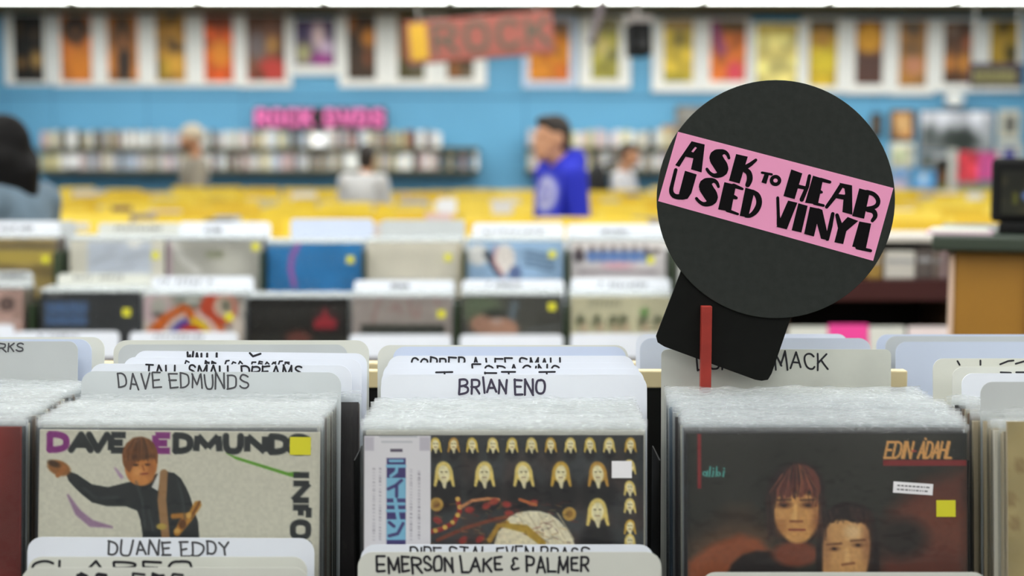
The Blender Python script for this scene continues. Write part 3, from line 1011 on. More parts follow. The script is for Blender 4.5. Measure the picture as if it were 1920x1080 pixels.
def SP(z, *pts):
    q = [z(p) for p in pts]
    c = (sum(p[0] for p in q) / len(q), sum(p[1] for p in q) / len(q))
    # ear-safe: convex-ish outlines only
    mb.lift = getattr(mb, 'lift', 0) + 1
    mb.add([(p[0], yl - mb.lift % 60 * 3e-6, p[1]) for p in q], [tuple(range(len(q)))])


def SS(z, *pts):
    p3 = [(p[0], p[1], p[2]) for p in pts]
    if len(p3) > 3:      # smooth the run, widths included
        for _ in range(2):
            n_ = [p3[0]]
            for a, b in zip(p3[:-1], p3[1:]):
                n_.append(tuple(.75 * i + .25 * j for i, j in zip(a, b)))
                n_.append(tuple(.25 * i + .75 * j for i, j in zip(a, b)))
            p3 = n_ + [p3[-1]]
    ribbon(mb, [z(p) + (p[2] * u6,) for p in p3], 1, yl)


# ASK
SP(z1, (400, 148), (470, 166), (440, 210), (398, 262), (385, 330), (335, 318), (262, 438), (215, 418))
SP(z1, (470, 166), (548, 185), (512, 500), (392, 465), (428, 300), (460, 222))
SP(z1, (430, 190), (470, 166), (470, 230), (458, 222), (440, 212))
SP(z1, (390, 262), (418, 275), (460, 222), (450, 345), (330, 322))
SS(z1, (820, 338, 32), (803, 290, 40), (760, 262, 50), (690, 290, 110), (668, 330, 158), (700, 385, 150), (735, 435, 155), (748, 475, 135), (720, 525, 70), (655, 540, 45), (600, 505, 36), (572, 462, 34))
SP(z1, (900, 292), (1032, 322), (940, 625), (820, 592))
SS(z1, (985, 455, 56), (1060, 410, 48), (1122, 360, 34))
SS(z1, (1000, 470, 60), (1045, 500, 65), (1058, 575, 70), (1030, 640, 56))
# TO
SS(z1, (1192, 502, 28), (1300, 522, 28))
SP(z1, (1222, 508), (1272, 518), (1240, 628), (1184, 612))
SS(z1, *[(1343 + 46 * math.cos(i * math.pi / 8), 590 + 44 * math.sin(i * math.pi / 8), 40) for i in range(17)])
# USED
SS(z1, (222, 470, 40), (180, 640, 42), (166, 700, 48), (185, 755, 54), (240, 778, 56), (310, 765, 80))
SP(z1, (325, 480), (458, 522), (398, 730), (355, 796), (290, 808), (258, 735), (278, 660))
SS(z1, *[(x - 118, y + 322, w_) for x, y, w_ in ((820, 338, 32), (803, 290, 40), (760, 262, 50), (690, 290, 110), (668, 330, 158), (700, 385, 150), (735, 435, 155), (748, 475, 135), (720, 525, 70), (655, 540, 45), (600, 505, 36), (572, 470, 34))])
SP(z1, (768, 608), (900, 640), (842, 940), (697, 915))
SS(z1, (870, 648, 50), (970, 685, 30))
SS(z1, (860, 772, 56), (902, 786, 36))
SS(z1, (800, 925, 40), (920, 968, 28))
SP(z1, (1005, 670), (1110, 700), (1036, 1005), (940, 988))
SS(z1, (1085, 712, 40), (1145, 755, 66), (1166, 845, 66), (1125, 935, 66), (1060, 990, 46), (1010, 988, 40))
# HEAR
SP(z2, (260, 45), (385, 90), (298, 380), (172, 345))
SS(z2, (330, 235, 42), (420, 255, 40))
SS(z2, (465, 118, 38), (440, 240, 44), (378, 385, 50))
SP(z2, (505, 115), (620, 150), (560, 440), (415, 420))
SS(z2, (590, 160, 44), (694, 188, 36))
SS(z2, (570, 295, 60), (602, 302, 30))
SS(z2, (520, 428, 34), (622, 452, 32))
SS(z2, (825, 225, 50), (740, 360, 52), (658, 468, 40))
SP(z2, (858, 250), (945, 225), (948, 555), (835, 525), (850, 345), (866, 320))
SP(z2, (800, 195), (945, 225), (935, 260), (858, 262), (835, 250))
SS(z2, (770, 345, 50), (880, 362, 60))
SP(z2, (1025, 258), (1145, 290), (1080, 600), (945, 570))
SS(z2, (1110, 300, 50), (1190, 320, 48), (1240, 380, 50), (1236, 440, 50), (1190, 475, 46), (1110, 490, 50))
SS(z2, (1120, 495, 60), (1190, 512, 55), (1212, 570, 52), (1172, 622, 40))
# VINYL
SS(z2, (108, 365, 34), (115, 560, 36), (122, 665, 50))
SP(z2, (225, 395), (330, 420), (210, 720), (95, 690), (135, 600))
SP(z2, (340, 425), (445, 455), (375, 755), (265, 730))
SP(z2, (470, 465), (590, 490), (515, 800), (405, 770))
SP(z2, (560, 480), (610, 500), (685, 845), (595, 825), (545, 640))
SS(z2, (727, 545, 42), (700, 680, 50), (665, 828, 44))
SS(z2, (775, 560, 42), (812, 690, 60))
SP(z2, (895, 580), (1015, 625), (880, 740), (790, 690))
SP(z2, (790, 690), (880, 740), (845, 885), (745, 865))
SP(z2, (1025, 630), (1160, 655), (1100, 935), (945, 915))
SS(z2, (1000, 925, 40), (1153, 960, 36))
mb.build('lettering', mat('sign_ink', (16, 14, 16), .8, spec=.1), st)
YT = YS + .0045
mb = MB()
c4 = [(1290, 470), (1527, 556), (1437, 714), (1231, 640)]
c4 = [(1274, 515), (1300, 440), (1520, 520), (1484, 592), (1447, 700), (1440, 712), (1428, 714), (1416, 712), (1246, 650), (1233, 642), (1230, 630)]
mb.prism([sgp(*p, YT) for p in c4][::-1], .0035, .0065)
mb.build('mounting_plate', mat('black_plate', (14, 15, 13), .6, spec=.15, noise=.15, scale=60), sg, bevel=.0006)
p0, p1 = W(1322.5, 573, YS), W(1322, 700, YS)
mb = MB().box(-.0067, .0067, -.0105, .0031, 0.895 - OX.z, p0.z - OX.z)
so = mb.build('stick', mat('red_stick', (152, 46, 36), .5, noise=.12, scale=40), sg, bevel=.0008)
so['label'] = 'red wooden stick'

# ------------------------------------------------------------------ second fixture: two stepped rows of albums
green = mat('dark_green_partition', (40, 56, 32), .5)
b2 = thing('stepped_record_bin', 'stepped record rack with dark green partitions across the aisle, two rows of albums', 'record bin', (0, 4.6, 0))
F2, F3 = .750, .908
XR = W(1268, 500, 4.7).x
MB().box(-2.0, XR, -.30, .02, .70, F2 - .002).build('lower_floor', dark_wood, b2)
MB().box(-2.0, XR, .03, .40, .85, F3 - .002).build('upper_floor', dark_wood, b2)
MB().box(-2.0, XR, -.33, -.30, .5, .90).build('front_panel', dark_wood, b2)
MB().box(-2.0, XR, .02, .03, .70, 1.05).build('step_panel', black, b2)
MB().box(-2.0, XR, .40, .42, .5, 1.22).build('back_panel', mat('white_laminate', (222, 222, 216), .5), b2)
MB().box(-2.0, XR, -.30, .40, 0, .5).build('cabinet', dark_wood, b2)
MB().box(XR, XR + .02, -.33, .42, 0, 1.20).build('side_panel', mat('white_laminate', (222, 222, 216), .5), b2)


def mid_record(label, pl, pr, ptop, Y, art_fn, ci, cols, lbl_stack, grp, seed, st_px=None, n=11):
    a, b = W(pl, ptop, Y), W(pr, ptop, Y)
    xc = (a.x + b.x) / 2
    art = Art(pl, pr, ptop, ptop + (pr - pl), 72, (128, 128, 128), seed)
    art_fn(art)
    loc = stand(xc, Y, a.z, CW)
    t = record(label, loc, ci, seed % 8)
    art.build('cover_art', t, CW - .001, CW - .001, .0005, -CT / 2 - .0004)
    if st_px:
        sticker(t, art, st_px[0], st_px[1], .024, .024)
    r = random.Random(seed)
    for i in range(n):
        loc = stand(xc + r.uniform(-.001, .001), Y + .009 + i * .0096, a.z + r.uniform(-.004, .003), CW)
        record(lbl_stack, loc, r.choice(cols), r.randrange(8), grp)
    return xc


def fillc(a, c):
    a.a[:] = c
    return a


def art_pinkring(a):
    fillc(a, (196, 160, 148)).mottle(18, .12).ell(14, 570, 14, 13, (44, 38, 38), soft=3).ell(14, 570, 8, 7, (150, 120, 112), soft=3)
    a.rect(-20, 600, 40, 606, (220, 190, 180), soft=4)


def art_darkblue(a):
    fillc(a, (58, 60, 62)).mottle(40, .1)
    a.rect(92, 552, 118, 554, (160, 160, 160), soft=2)
    for y0, y1 in ((566, 588), (592, 606)):
        for i in range(9):
            x = 91 + i * 8.4
            a.line([(x, y0), (x, y1)], 3.2, (92, 128, 178))
            a.line([(x, (y0 + y1) / 2 + (i % 3 - 1) * 6), (x + 6, (y0 + y1) / 2 + (i % 2) * 5)], 3, (92, 128, 178))
            a.line([(x + 5, y0), (x + 5, y1 - (i % 3) * 4)], 2.6, (82, 114, 164))


def art_psych(a):
    fillc(a, (196, 184, 172)).mottle(12, .25)
    a.ell(293, 578, 30, 26, (216, 190, 192), soft=5).ell(300, 573, 14, 15, (186, 184, 172), soft=4).rect(288, 585, 308, 592, (40, 36, 34), soft=3)
    a.ell(360, 562, 30, 12, (120, 130, 118), soft=4).ell(360, 562, 18, 6, (200, 200, 190), soft=4)
    a.ell(408, 578, 34, 32, (206, 76, 44), soft=4).ell(418, 574, 18, 20, (214, 190, 170), soft=4).ell(422, 572, 9, 11, (120, 120, 100), soft=3)
    a.line([(285, 625), (310, 600), (345, 580), (375, 600), (410, 620), (425, 640)], 22, (216, 106, 28), soft=3)
    a.line([(300, 632), (325, 602), (345, 590)], 9, (222, 206, 196), soft=3)
    a.line([(370, 586), (395, 606), (408, 628)], 10, (226, 204, 196), soft=3)
    a.ell(358, 640, 42, 36, (196, 50, 30), soft=2).ell(358, 648, 34, 34, (206, 60, 30), soft=2)
    a.line([(326, 618), (340, 605), (352, 600)], 11, (76, 70, 172), soft=2)
    a.line([(362, 600), (378, 606), (390, 622)], 12, (238, 208, 30), soft=2)


def art_redshape(a):
    fillc(a, (24, 22, 20)).mottle(30, .15)
    a.poly([(608, 575), (614, 592), (630, 600), (628, 614), (588, 614), (588, 600), (602, 592)], (186, 36, 58), soft=4)
    a.ell(610, 598, 24, 22, (120, 26, 36), a=.35, soft=10)
    a.ell(560, 632, 24, 14, (104, 52, 44), soft=8)


def art_scrawl(a):
    fillc(a, (172, 160, 154)).mottle(8, .06)
    for p in ([(700, 605), (708, 570), (716, 558)], [(732, 582), (744, 570), (752, 588)], [(768, 562), (772, 588), (784, 594), (786, 570)], [(815, 560), (822, 572)]):
        a.line(p, 3, (150, 96, 88), soft=2)
    a.rect(678, 607, 832, 628, (62, 64, 58), soft=3)


def art_flesh(a):
    fillc(a, (84, 84, 78)).mottle(40, .15)
    a.ell(900, 580, 40, 28, (104, 116, 92), soft=20)
    a.line([(965, 570), (958, 600)], 12, (112, 128, 140), soft=10)
    a.ell(905, 608, 24, 18, (184, 140, 118), soft=6)
    a.ell(940, 618, 32, 22, (190, 144, 120), soft=6)
    a.ell(932, 600, 10, 8, (206, 176, 164), soft=5)
    a.ell(928, 588, 20, 8, (52, 56, 50), soft=6)
    a.line([(990, 620), (1050, 612)], 4, (118, 122, 124), soft=4)
    a.rect(863, 550, 868, 800, (130, 122, 118), soft=2)


def art_cream(a):
    fillc(a, (222, 216, 182)).mottle(30, .05)
    for x in range(1105, 1160, 9):
        a.line([(x, 574), (x + 3, 562)], 3, (110, 112, 92), soft=2)
    r = random.Random(3)
    for x in (1090, 1120, 1150, 1168, 1205, 1235):
        a.ell(x, 605, 9, 14, (128, 132, 96), soft=6)
        a.ell(x + 5, 614, 8, 9, (212, 190, 160), soft=5)
        a.ell(x + r.uniform(-4, 4), 598, 5, 6, (92, 98, 78), soft=4)
    a.ell(1208, 585, 8, 8, (112, 164, 84), soft=5)


def art_yellowtan(a):
    fillc(a, (168, 146, 86)).mottle(30, .15)
    a.rect(-100, 455, 120, 468, (120, 104, 72), soft=8).rect(-100, 470, 104, 495, (196, 172, 80), soft=6)
    a.line([(0, 500), (60, 508), (104, 514)], 7, (120, 100, 60), soft=5)


def art_paleblue(a):
    fillc(a, (220, 216, 200)).rect(168, 452, 280, 560, (198, 206, 218), soft=2)
    for p in ([(175, 490), (215, 474)], [(230, 486), (275, 470)], [(200, 465), (225, 458)], [(190, 510), (250, 495)]):
        a.line(p, 3, (150, 156, 164), soft=2)
    a.ell(250, 456, 12, 8, (240, 240, 236), soft=4)


def art_greycurve(a):
    fillc(a, (170, 168, 158)).mottle(60, .08)
    a.rect(313, 450, 326, 700, (176, 150, 158), soft=2)
    a.line([(328, 452), (345, 485), (372, 505)], 13, (206, 204, 196), soft=3)
    a.ell(430, 490, 30, 24, (200, 198, 186), soft=20)
    a.rect(388, 470, 418, 482, (140, 142, 112), soft=5)


def art_blue(a):
    fillc(a, (46, 134, 200)).mottle(40, .06)
    a.rect(503, 455, 550, 462, (150, 170, 190), soft=4)
    a.line([(562, 452), (548, 480), (545, 505), (552, 535)], 9, (176, 98, 186), soft=2)


def art_plain(a):
    fillc(a, (224, 218, 200))
    a.rect(861, 452, 865, 800, (196, 180, 140), soft=1)


def art_whitefig(a):
    fillc(a, (150, 182, 214)).mottle(30, .06)
    a.ell(895, 478, 22, 20, (222, 222, 218), soft=6)
    a.line([(912, 475), (935, 512)], 13, (50, 60, 72), soft=4)
    a.ell(946, 486, 20, 28, (232, 224, 216), soft=4).line([(930, 462), (925, 490), (945, 520)], 4, (196, 120, 128), soft=3)
    a.ell(966, 512, 12, 14, (90, 108, 150), soft=4)
    for k_ in range(4):
        a.line([(985, 470 + k_ * 9), (1038, 480 + k_ * 9)], 5, (82, 106, 130), a=.85, soft=2)


def art_band(a):
    fillc(a, (210, 204, 204)).mottle(20, .05)
    a.rect(1070, 452, 1250, 466, (222, 216, 212), soft=4)
    for i, x in enumerate((1085, 1110, 1130, 1150, 1170, 1190, 1210)):
        a.ell(x, 480, 11, 12, (92, 128, 188) if i > 0 else (70, 62, 70), soft=5)
        a.ell(x, 466, 5, 6, (96, 78, 74), soft=3)
    a.line([(1212, 476), (1235, 470)], 8, (92, 78, 74), soft=4)
    a.ell(1158, 498, 30, 6, (210, 160, 172), soft=5)
    a.rect(1085, 506, 1230, 514, (150, 140, 146), soft=6)


GR = 'records filed behind the '
Y2, Y3 = 4.45, 4.715
rows = [
    # label, left, right, top, Y, art, cover, stack colours, short name, sticker
    ('pinkish brown album with a black ring mark at the picture edge', -145, 46, 542, Y2, art_pinkring, 2, [2, 3, 6, 4], 'black ring album', None),
    ('charcoal album with two lines of block blue lettering', 80, 260, 548, Y2, art_darkblue, 3, [0, 1, 5], 'blue lettered charcoal album', (235, 584)),
    ('grey album with swirling orange and red painted shapes', 273, 455, 553, Y2, art_psych, 1, [1, 3, 5, 0], 'orange swirl album', (428, 593)),
    ('black album with a small red shape', 469, 651, 558, Y2, art_redshape, 6, [1, 1, 0, 2], 'black and red album', None),
    ('grey-pink album with faint red scrawl and a dark bar', 662, 846, 557, Y2, art_scrawl, 5, [1, 0, 5], 'red scrawl album', (826, 588)),
    ('dark green-grey album with bare arms in the picture', 866, 1054, 554, Y2, art_flesh, 3, [1, 0, 3], 'bare arms album', (1035, 575)),
    ('cream album with a line of small green and pale figures', 1071, 1257, 556, Y2, art_cream, 0, [0, 1, 3], 'small figures album', None),
    ('mustard and tan striped album in the upper row at the picture edge', -75, 106, 448, Y3, art_yellowtan, 4, [2, 3, 2, 6], 'mustard striped album', (87, 487)),
    ('cream album with a pale blue sketch panel', 137, 303, 450, Y3, art_paleblue, 0, [0, 3, 1], 'pale blue sketch album', (287, 477)),
    ('grey album with a pale curved stripe', 318, 488, 450, Y3, art_greycurve, 1, [1, 3, 5], 'curved stripe album', (476, 462)),
    ('bright blue album with a thin purple arc', 502, 680, 456, Y3, art_blue, 8, [1, 1, 0], 'bright blue album', (657, 487)),
    ('plain cream album without any picture', 688, 866, 453, Y3, art_plain, 0, [0, 1, 2], 'plain cream album', (840, 483)),
    ('light blue album with a white figure and slanted writing', 877, 1056, 452, Y3, art_whitefig, 8, [0, 1, 3], 'white figure album', (1036, 477)),
    ('white album with a band of blue-clad figures across it', 1070, 1249, 452, Y3, art_band, 1, [0, 1, 3], 'blue band album', (1220, 488)),
]
for i, (lb, pl, pr, pt, Y, fn, ci, cols, sh, stp) in enumerate(rows):
    mid_record(lb, pl, pr, pt, Y, fn, ci, cols, 'plastic-sleeved record packed behind the ' + sh, GR + sh, 20 + i, stp)
# cards above the albums: lower row, then upper row
mc = [
    ('black ring album', -140, 62, 508, 4.585, F2, CARD_G, (0, 48, 513, 520)),
    ('blue lettered charcoal album', 108, 284, 513, 4.60, F2, CARD_C, (138, 232, 517, 524)),
    ('orange swirl album', 285, 476, 518, 4.58, F2, CARD, (298, 400, 524, 533)),
    ('red scrawl album', 664, 852, 525, 4.58, F2, CARD, (728, 772, 532, 540)),
    ('bare arms album', 866, 1058, 524, 4.58, F2, CARD, (912, 985, 530, 538)),
    ('small figures album', 1070, 1256, 521, 4.58, F2, CARD, (1122, 1215, 529, 538)),
    ('mustard striped album', -90, 112, 415, 4.85, F3, CARD, (0, 62, 424, 432)),
    ('pale blue sketch album', 184, 338, 418, 4.87, F3, CARD_C, (215, 305, 424, 432)),
    ('curved stripe album', 336, 508, 416, 4.86, F3, CARD, (384, 416, 427, 434)),
    ('bright blue album', 545, 700, 410, 4.87, F3, CARD_B, None),
    ('plain cream album', 714, 872, 412, 4.87, F3, CARD_G, None),
    ('white figure album', 886, 1058, 418, 4.84, F3, CARD, (905, 1020, 431, 438)),
    ('blue band album', 1062, 1252, 420, 4.84, F3, CARD, (1125, 1180, 431, 438)),
]
for i, (sh, pl, pr, pt, Y, fl, m_, tb) in enumerate(mc):
    divider('divider card with small faint writing above the ' + sh if tb else 'blank divider card above the ' + sh, pl, pr, pt, Y, fl, m_, tlist=scribble(*tb, 10, 40 + i) if tb else None, ink=INK_T, w=2.2)
for sh, pl, pr, pt in (('black ring album', -160, 27, 608), ('blue lettered charcoal album', 26, 224, 621), ('orange swirl album', 243, 446, 622), ('red scrawl album', 655, 846, 627), ('bare arms album', 862, 1056, 627), ('small figures album', 1070, 1262, 625)):
    divider('low white card in front of the ' + sh, pl, pr, pt, 4.40, F2, CARD, tlist=scribble(pl + 45, pl + 140, pt + 6, pt + 12, 10, pl) if sh.startswith(('blue', 'orange')) else None, ink=INK_T, w=2)
divider('second card right of the mustard striped album, set further back', -60, 143, 414, 4.88, F3, CARD_G)['label'] = 'grey card just behind the lettered card of the mustard striped album'
for Y, y0, y1, fl, zt in ((Y2, -.175, -.07, F2, 1.05), (Y3, .035, .19, F3, 1.20)):
    xs = [(W(q[1], 500, Y).x + W(q[2], 500, Y).x) / 2 for q in rows if q[4] == Y]
    for xa, xb in zip(xs[:-1] + [xs[-1]], xs[1:] + [xs[-1] + .345]):
        gap = xb - xa - .3215
        if gap > .008:
            hw = min(.012, gap - .0055) / 2
            MB().box((xa + xb) / 2 - hw, (xa + xb) / 2 + hw, y0, y1, fl, zt).build('partition', green, b2)

# ------------------------------------------------------------------ the yellow-carded CD tables
YEL = [mat('yellow_card_%d' % i, c, .5, noise=.06, scale=6) for i, c in enumerate(((224, 192, 40), (216, 178, 30), (230, 202, 70)))]
YCW, YCH = .315, .26
rad = .02


def ycard_mesh(i):
    pts = [(-YCW / 2, 0), (YCW / 2, 0), (YCW / 2, YCH - rad), (YCW / 2 - rad * .3, YCH - rad * .3), (YCW / 2 - rad, YCH), (-YCW / 2 + rad, YCH), (-YCW / 2 + rad * .3, YCH - rad * .3), (-YCW / 2, YCH - rad)]
    return MB().prism(pts, -.001, .001).mesh('card', YEL[i])


YC = [ycard_mesh(i) for i in range(3)]
CASE_COL = [(222, 220, 216), (232, 230, 226), (200, 190, 188), (190, 178, 150), (214, 186, 186), (150, 140, 130), (96, 92, 84), (170, 180, 196), (206, 196, 150), (126, 92, 76), (236, 236, 232)]
CASE_M = [mat('case_%d' % i, c, .3, spec=.5) for i, c in enumerate(CASE_COL)]
white_tag = mat('white_tag', (236, 234, 226), .5)
ROWY = [(6.2, -2.4, 1.2, 'nearest'), (6.75, -2.6, 2.6, 'second'), (8.5, -3.2, 3.2, 'third'), (9.4, -3.5, 3.5, 'fourth'), (11.2, -4.2, 4.2, 'fifth'), (12.0, -4.5, 4.5, 'sixth'), (12.8, -4.8, 4.8, 'last')]
ORD = ['first', 'second', 'third', 'fourth', 'fifth', 'sixth', 'seventh']
r = random.Random(11)
ROWY[0] = (6.2, -2.4, 2.4, '')
for ri, (Y, xa, xb, _) in enumerate(ROWY):
    tb = thing('disc_table', 'long table filled with yellow cards, %s one beyond the album rack' % ORD[ri], 'table', ((xa + xb) / 2, Y, 0))
    hw = (xb - xa) / 2
    MB().box(-hw, hw, -.05, .26, .86, .90).build('tray', dark_wood, tb)
    MB().box(-hw, hw, -.075, -.052, .86, 1.06).build('front_board', mat('yellow_board', (214, 176, 40), .5), tb)
    MB().box(-hw + .05, hw - .05, .0, .22, 0, .86).build('cabinet', dark_wood, tb)
    x = xa + .18
    while x < xb - .15:
        for d, dz in ((.0, -.045), (.14, 0.0)):
            zt = 1.245 + dz + r.uniform(-.035, .014)
            lean = math.radians(r.uniform(8, 14))
            t = thing('yellow_card', 'yellow divider card in the %s table row beyond the album rack' % ORD[ri], 'divider card', (x + r.uniform(-.008, .008), Y + d, zt - YCH * math.cos(lean)), (-lean, 0, 0), 'yellow cards of the %s table' % ORD[ri])
            link('card', r.choice(YC), t)
        if r.random() < .7:
            w_ = r.choice((.125, .125, .2))
            hh = r.uniform(.12, .15)
            zb = 1.245 - .05 - hh + r.uniform(0, .055)
            tag(MB().box(-w_ / 2, w_ / 2, 0, .01, 0, hh).build('disc_case', r.choice(CASE_M), None, loc=(x + r.uniform(-.09, .09), Y + .075, max(zb, 1.05)), bevel=.002), 'small disc case between the yellow cards of the %s table' % ORD[ri], 'disc case', 'disc cases on the %s table' % ORD[ri])
        x += .335
# glossy cases added for the bright glints, tilted to mirror a ceiling lamp
gloss = mat('glint_gloss', (236, 236, 236), .05, spec=1.0)


def glint(label, px, py, Y, w_, h_, rx):
    p = W(px, py, Y)
    t = thing('glint_case', label, 'disc case', p, (rx, 0, 0))
    MB().box(-w_ / 2, w_ / 2, -.006, .006, -h_ / 2, h_ / 2).build('case', gloss, t, bevel=.002)
    MB().box(-w_ / 2 + .012, w_ / 2 - .012, .0061, .0066, -h_ / 2 + .012, h_ / 2 - .012).build('cover_sheet', CASE_M[0], t)


# ------------------------------------------------------------------ back wall: shelves of disc cases
shelf_m = mat('olive_shelf', (86, 82, 58), .6)
YSH = 18.36
segs = [('upper long wall shelf', 76, 898, 278, 'upper long shelf'), ('lower long wall shelf', 76, 898, 319, 'lower long shelf'),
        ('upper short wall shelf behind the blue hoodie', 986, 1262, 277, 'upper short shelf'), ('lower short wall shelf behind the blue hoodie', 986, 1262, 319, 'lower short shelf')]
r = random.Random(21)
for lb, pa, pb, py, g in segs:
    a, b = W(pa, py, YSH), W(pb, py, YSH)
    t = thing('wall_shelf', lb + ' full of disc cases on the blue wall', 'shelf', ((a.x + b.x) / 2, YSH, a.z))
    hw = (b.x - a.x) / 2
    MB().box(-hw, hw, -.08, YW - YSH, -.035, 0).build('board', shelf_m, t)
    MB().box(-hw, hw, -.095, -.08, -.04, .012).build('lip', shelf_m, t)
    x = a.x + .03
    i = 0
    while x < b.x - .06:
        w_ = r.choice((.03, .035, .045, .05, .06, .075, .14 if r.random() < .35 else .05))
        if (g.endswith('long shelf') and x > W(820, py, YSH).x) and r.random() < .55:
            x += .12
            continue
        hh = r.uniform(.19, .235)
        c = r.choice(CASE_M)
        tag(MB().box(-w_ / 2, w_ / 2, -.065, .065, 0, hh).build('disc_case', c, None, loc=(x + w_ / 2, YSH, a.z + .001)), 'slim disc case standing on the ' + g, 'disc case', 'disc cases on the ' + g)
        x += w_ + r.choice((.002, .002, .004, .03))
glint('glossy case added for the white glint on the upper long wall shelf', 597, 262, YSH - .125, .16, .17, math.radians(-14.2))
glint('glossy case added for the white glint among the yellow cards', 838, 413, 8.44, .11, .265, math.radians(-15.5))
glint('glossy case added for the glint on the lower long wall shelf by the long-haired person', 137, 303, YSH - .125, .12, .15, math.radians(-14.5))

# posters: white sheet with a print
OR, DK, GO, WH = (206, 104, 34), (36, 30, 24), (206, 154, 48), (236, 234, 230)


def poster(label, fx0, fx1, fy0, fy1, x0, x1, y0, y1, bg, ops, mott=None, seed=0, frame=WH, Y=18.5):
    c = W((fx0 + fx1) / 2, fy1, Y)
    w_ = W(fx1, fy1, Y).x - W(fx0, fy1, Y).x
    h_ = W(fx0, fy0, Y).z - c.z
    t = thing('wall_poster', label, 'poster', (c.x, Y, c.z))
    MB().box(-w_ / 2, w_ / 2, 0, .012, 0, h_).build('mat_board', mat('board_%d_%d_%d' % frame, frame, .6), t)
    a = Art(x0, x1, y0, y1, 22, bg, seed)
    a.mottle(14, .25)
    if mott:
        a.mottle(16, .8, mott)
    for op in ops:
        getattr(a, op[0])(*op[1:-1], **op[-1])
    o = a.build('print', t, W(x1, y1, Y).x - W(x0, y1, Y).x, W(x0, y0, Y).z - W(x0, y1, Y).z, W(x0, y1, Y).z - c.z, -.004)
    o.location.x = W((x0 + x1) / 2, y1, Y).x - c.x


sf = dict(soft=12)
poster('black poster with dim golden faces at the dark end of the poster row', 10, 97, 25, 159, 27, 84, 28, 153, (22, 18, 16), [('ell', 70, 112, 9, 16, (190, 148, 80), sf), ('ell', 40, 118, 10, 10, (130, 96, 50), sf), ('ell', 68, 64, 7, 9, (90, 66, 40), sf), ('ell', 38, 56, 6, 12, (84, 64, 36), sf)])
poster('orange poster with a dark round head above an orange body', 101, 187, 25, 162, 115, 173, 28, 153, (200, 110, 40), [('ell', 144, 55, 24, 26, (46, 36, 30), sf), ('ell', 144, 60, 10, 10, (120, 74, 40), sf), ('ell', 150, 120, 24, 30, (214, 126, 36), sf)], seed=1)
poster('orange-brown poster with a long dark-clad figure', 188, 273, 25, 162, 203, 260, 28, 153, (190, 116, 48), [('ell', 232, 64, 18, 34, (64, 48, 34), sf), ('ell', 233, 78, 10, 22, (150, 94, 50), sf), ('rect', 222, 95, 246, 153, (40, 34, 32), sf)], seed=2)
poster('golden poster with dark blotchy figures, fourth in the poster row', 274, 362, 25, 162, 294, 349, 28, 153, (180, 128, 42), [('ell', 330, 120, 18, 20, (216, 160, 56), sf), ('ell', 310, 130, 7, 20, (206, 166, 40), sf)], (56, 44, 30), seed=3)
poster('deep orange-red poster without a clear figure', 363, 446, 25, 162, 384, 438, 28, 153, (206, 84, 26), [('ell', 414, 100, 20, 26, (232, 140, 40), sf), ('rect', 384, 28, 438, 50, (120, 56, 30), sf)], seed=4)
poster('brown and grey poster with a figure in a red jacket', 447, 547, 25, 164, 463, 535, 28, 152, (112, 74, 56), [('ell', 482, 85, 18, 26, (120, 106, 106), sf), ('poly', [(463, 152), (490, 115), (515, 105), (535, 118), (535, 152)], (190, 62, 54), sf), ('ell', 512, 84, 9, 14, (204, 148, 70), sf), ('ell', 486, 142, 8, 12, (70, 54, 30), sf)], seed=5)
poster('short purple poster with a pale face, hung higher than its neighbours', 548, 635, 33, 140, 554, 628, 36, 123, (70, 56, 92), [('ell', 598, 68, 13, 28, (226, 196, 196), sf), ('ell', 570, 100, 14, 20, (176, 170, 120), sf), ('ell', 605, 112, 20, 12, (166, 60, 140), sf), ('ell', 614, 88, 12, 14, (216, 190, 216), sf)], seed=6)
poster('dark brown poster with an orange glow in one corner', 636, 725, 25, 163, 652, 705, 28, 149, (64, 46, 32), [('ell', 692, 70, 14, 18, (206, 128, 40), sf), ('ell', 660, 45, 10, 18, (160, 96, 40), sf), ('ell', 690, 108, 8, 14, (130, 70, 36), sf)], seed=7)
poster('olive-brown poster partly behind the hanging lettered sign', 726, 822, 25, 163, 746, 796, 28, 149, (86, 76, 36), [('rect', 746, 28, 765, 110, (140, 90, 40), sf), ('ell', 780, 128, 14, 10, (100, 92, 80), sf)], seed=8)
poster('brown poster whose lower strip shows below the hanging lettered sign', 823, 912, 25, 163, 838, 888, 28, 148, (90, 66, 44), [('ell', 852, 132, 7, 14, (170, 104, 50), sf), ('ell', 878, 138, 8, 8, (120, 110, 90), sf)], seed=9)
poster('amber poster on a pale blue board at the end of the hanging lettered sign', 980, 1080, 25, 164, 992, 1068, 40, 152, (212, 132, 32), [('rect', 992, 40, 1068, 62, (120, 90, 70), sf), ('ell', 1015, 130, 18, 12, (224, 140, 40), sf), ('ell', 1050, 132, 12, 12, (216, 110, 36), sf)], (196, 100, 30), seed=10, frame=(206, 218, 238))
poster('yellow-green poster by the slanted hanging pole', 1085, 1182, 28, 165, 1109, 1160, 35, 149, (170, 160, 70), [('ell', 1130, 88, 14, 18, (216, 196, 120), sf), ('ell', 1147, 105, 8, 10, (90, 90, 60), sf), ('rect', 1109, 35, 1160, 60, (140, 130, 90), sf)], seed=11)
poster('yellow poster with a small dark head, next to the hung loudspeaker', 1222, 1312, 32, 172, 1244, 1299, 36, 154, (206, 176, 60), [('ell', 1272, 74, 9, 14, (110, 100, 56), sf), ('rect', 1244, 36, 1299, 56, (180, 148, 100), sf), ('ell', 1265, 150, 30, 10, (150, 140, 40), sf)], seed=12)
poster('bright orange poster with crimson and violet patches', 1313, 1406, 32, 172, 1331, 1398, 38, 152, (226, 118, 44), [('rect', 1340, 38, 1398, 58, (84, 70, 40), sf), ('line', [(1336, 45), (1352, 95)], 20, (136, 60, 110), sf), ('ell', 1378, 135, 16, 20, (222, 74, 92), sf)], seed=13)
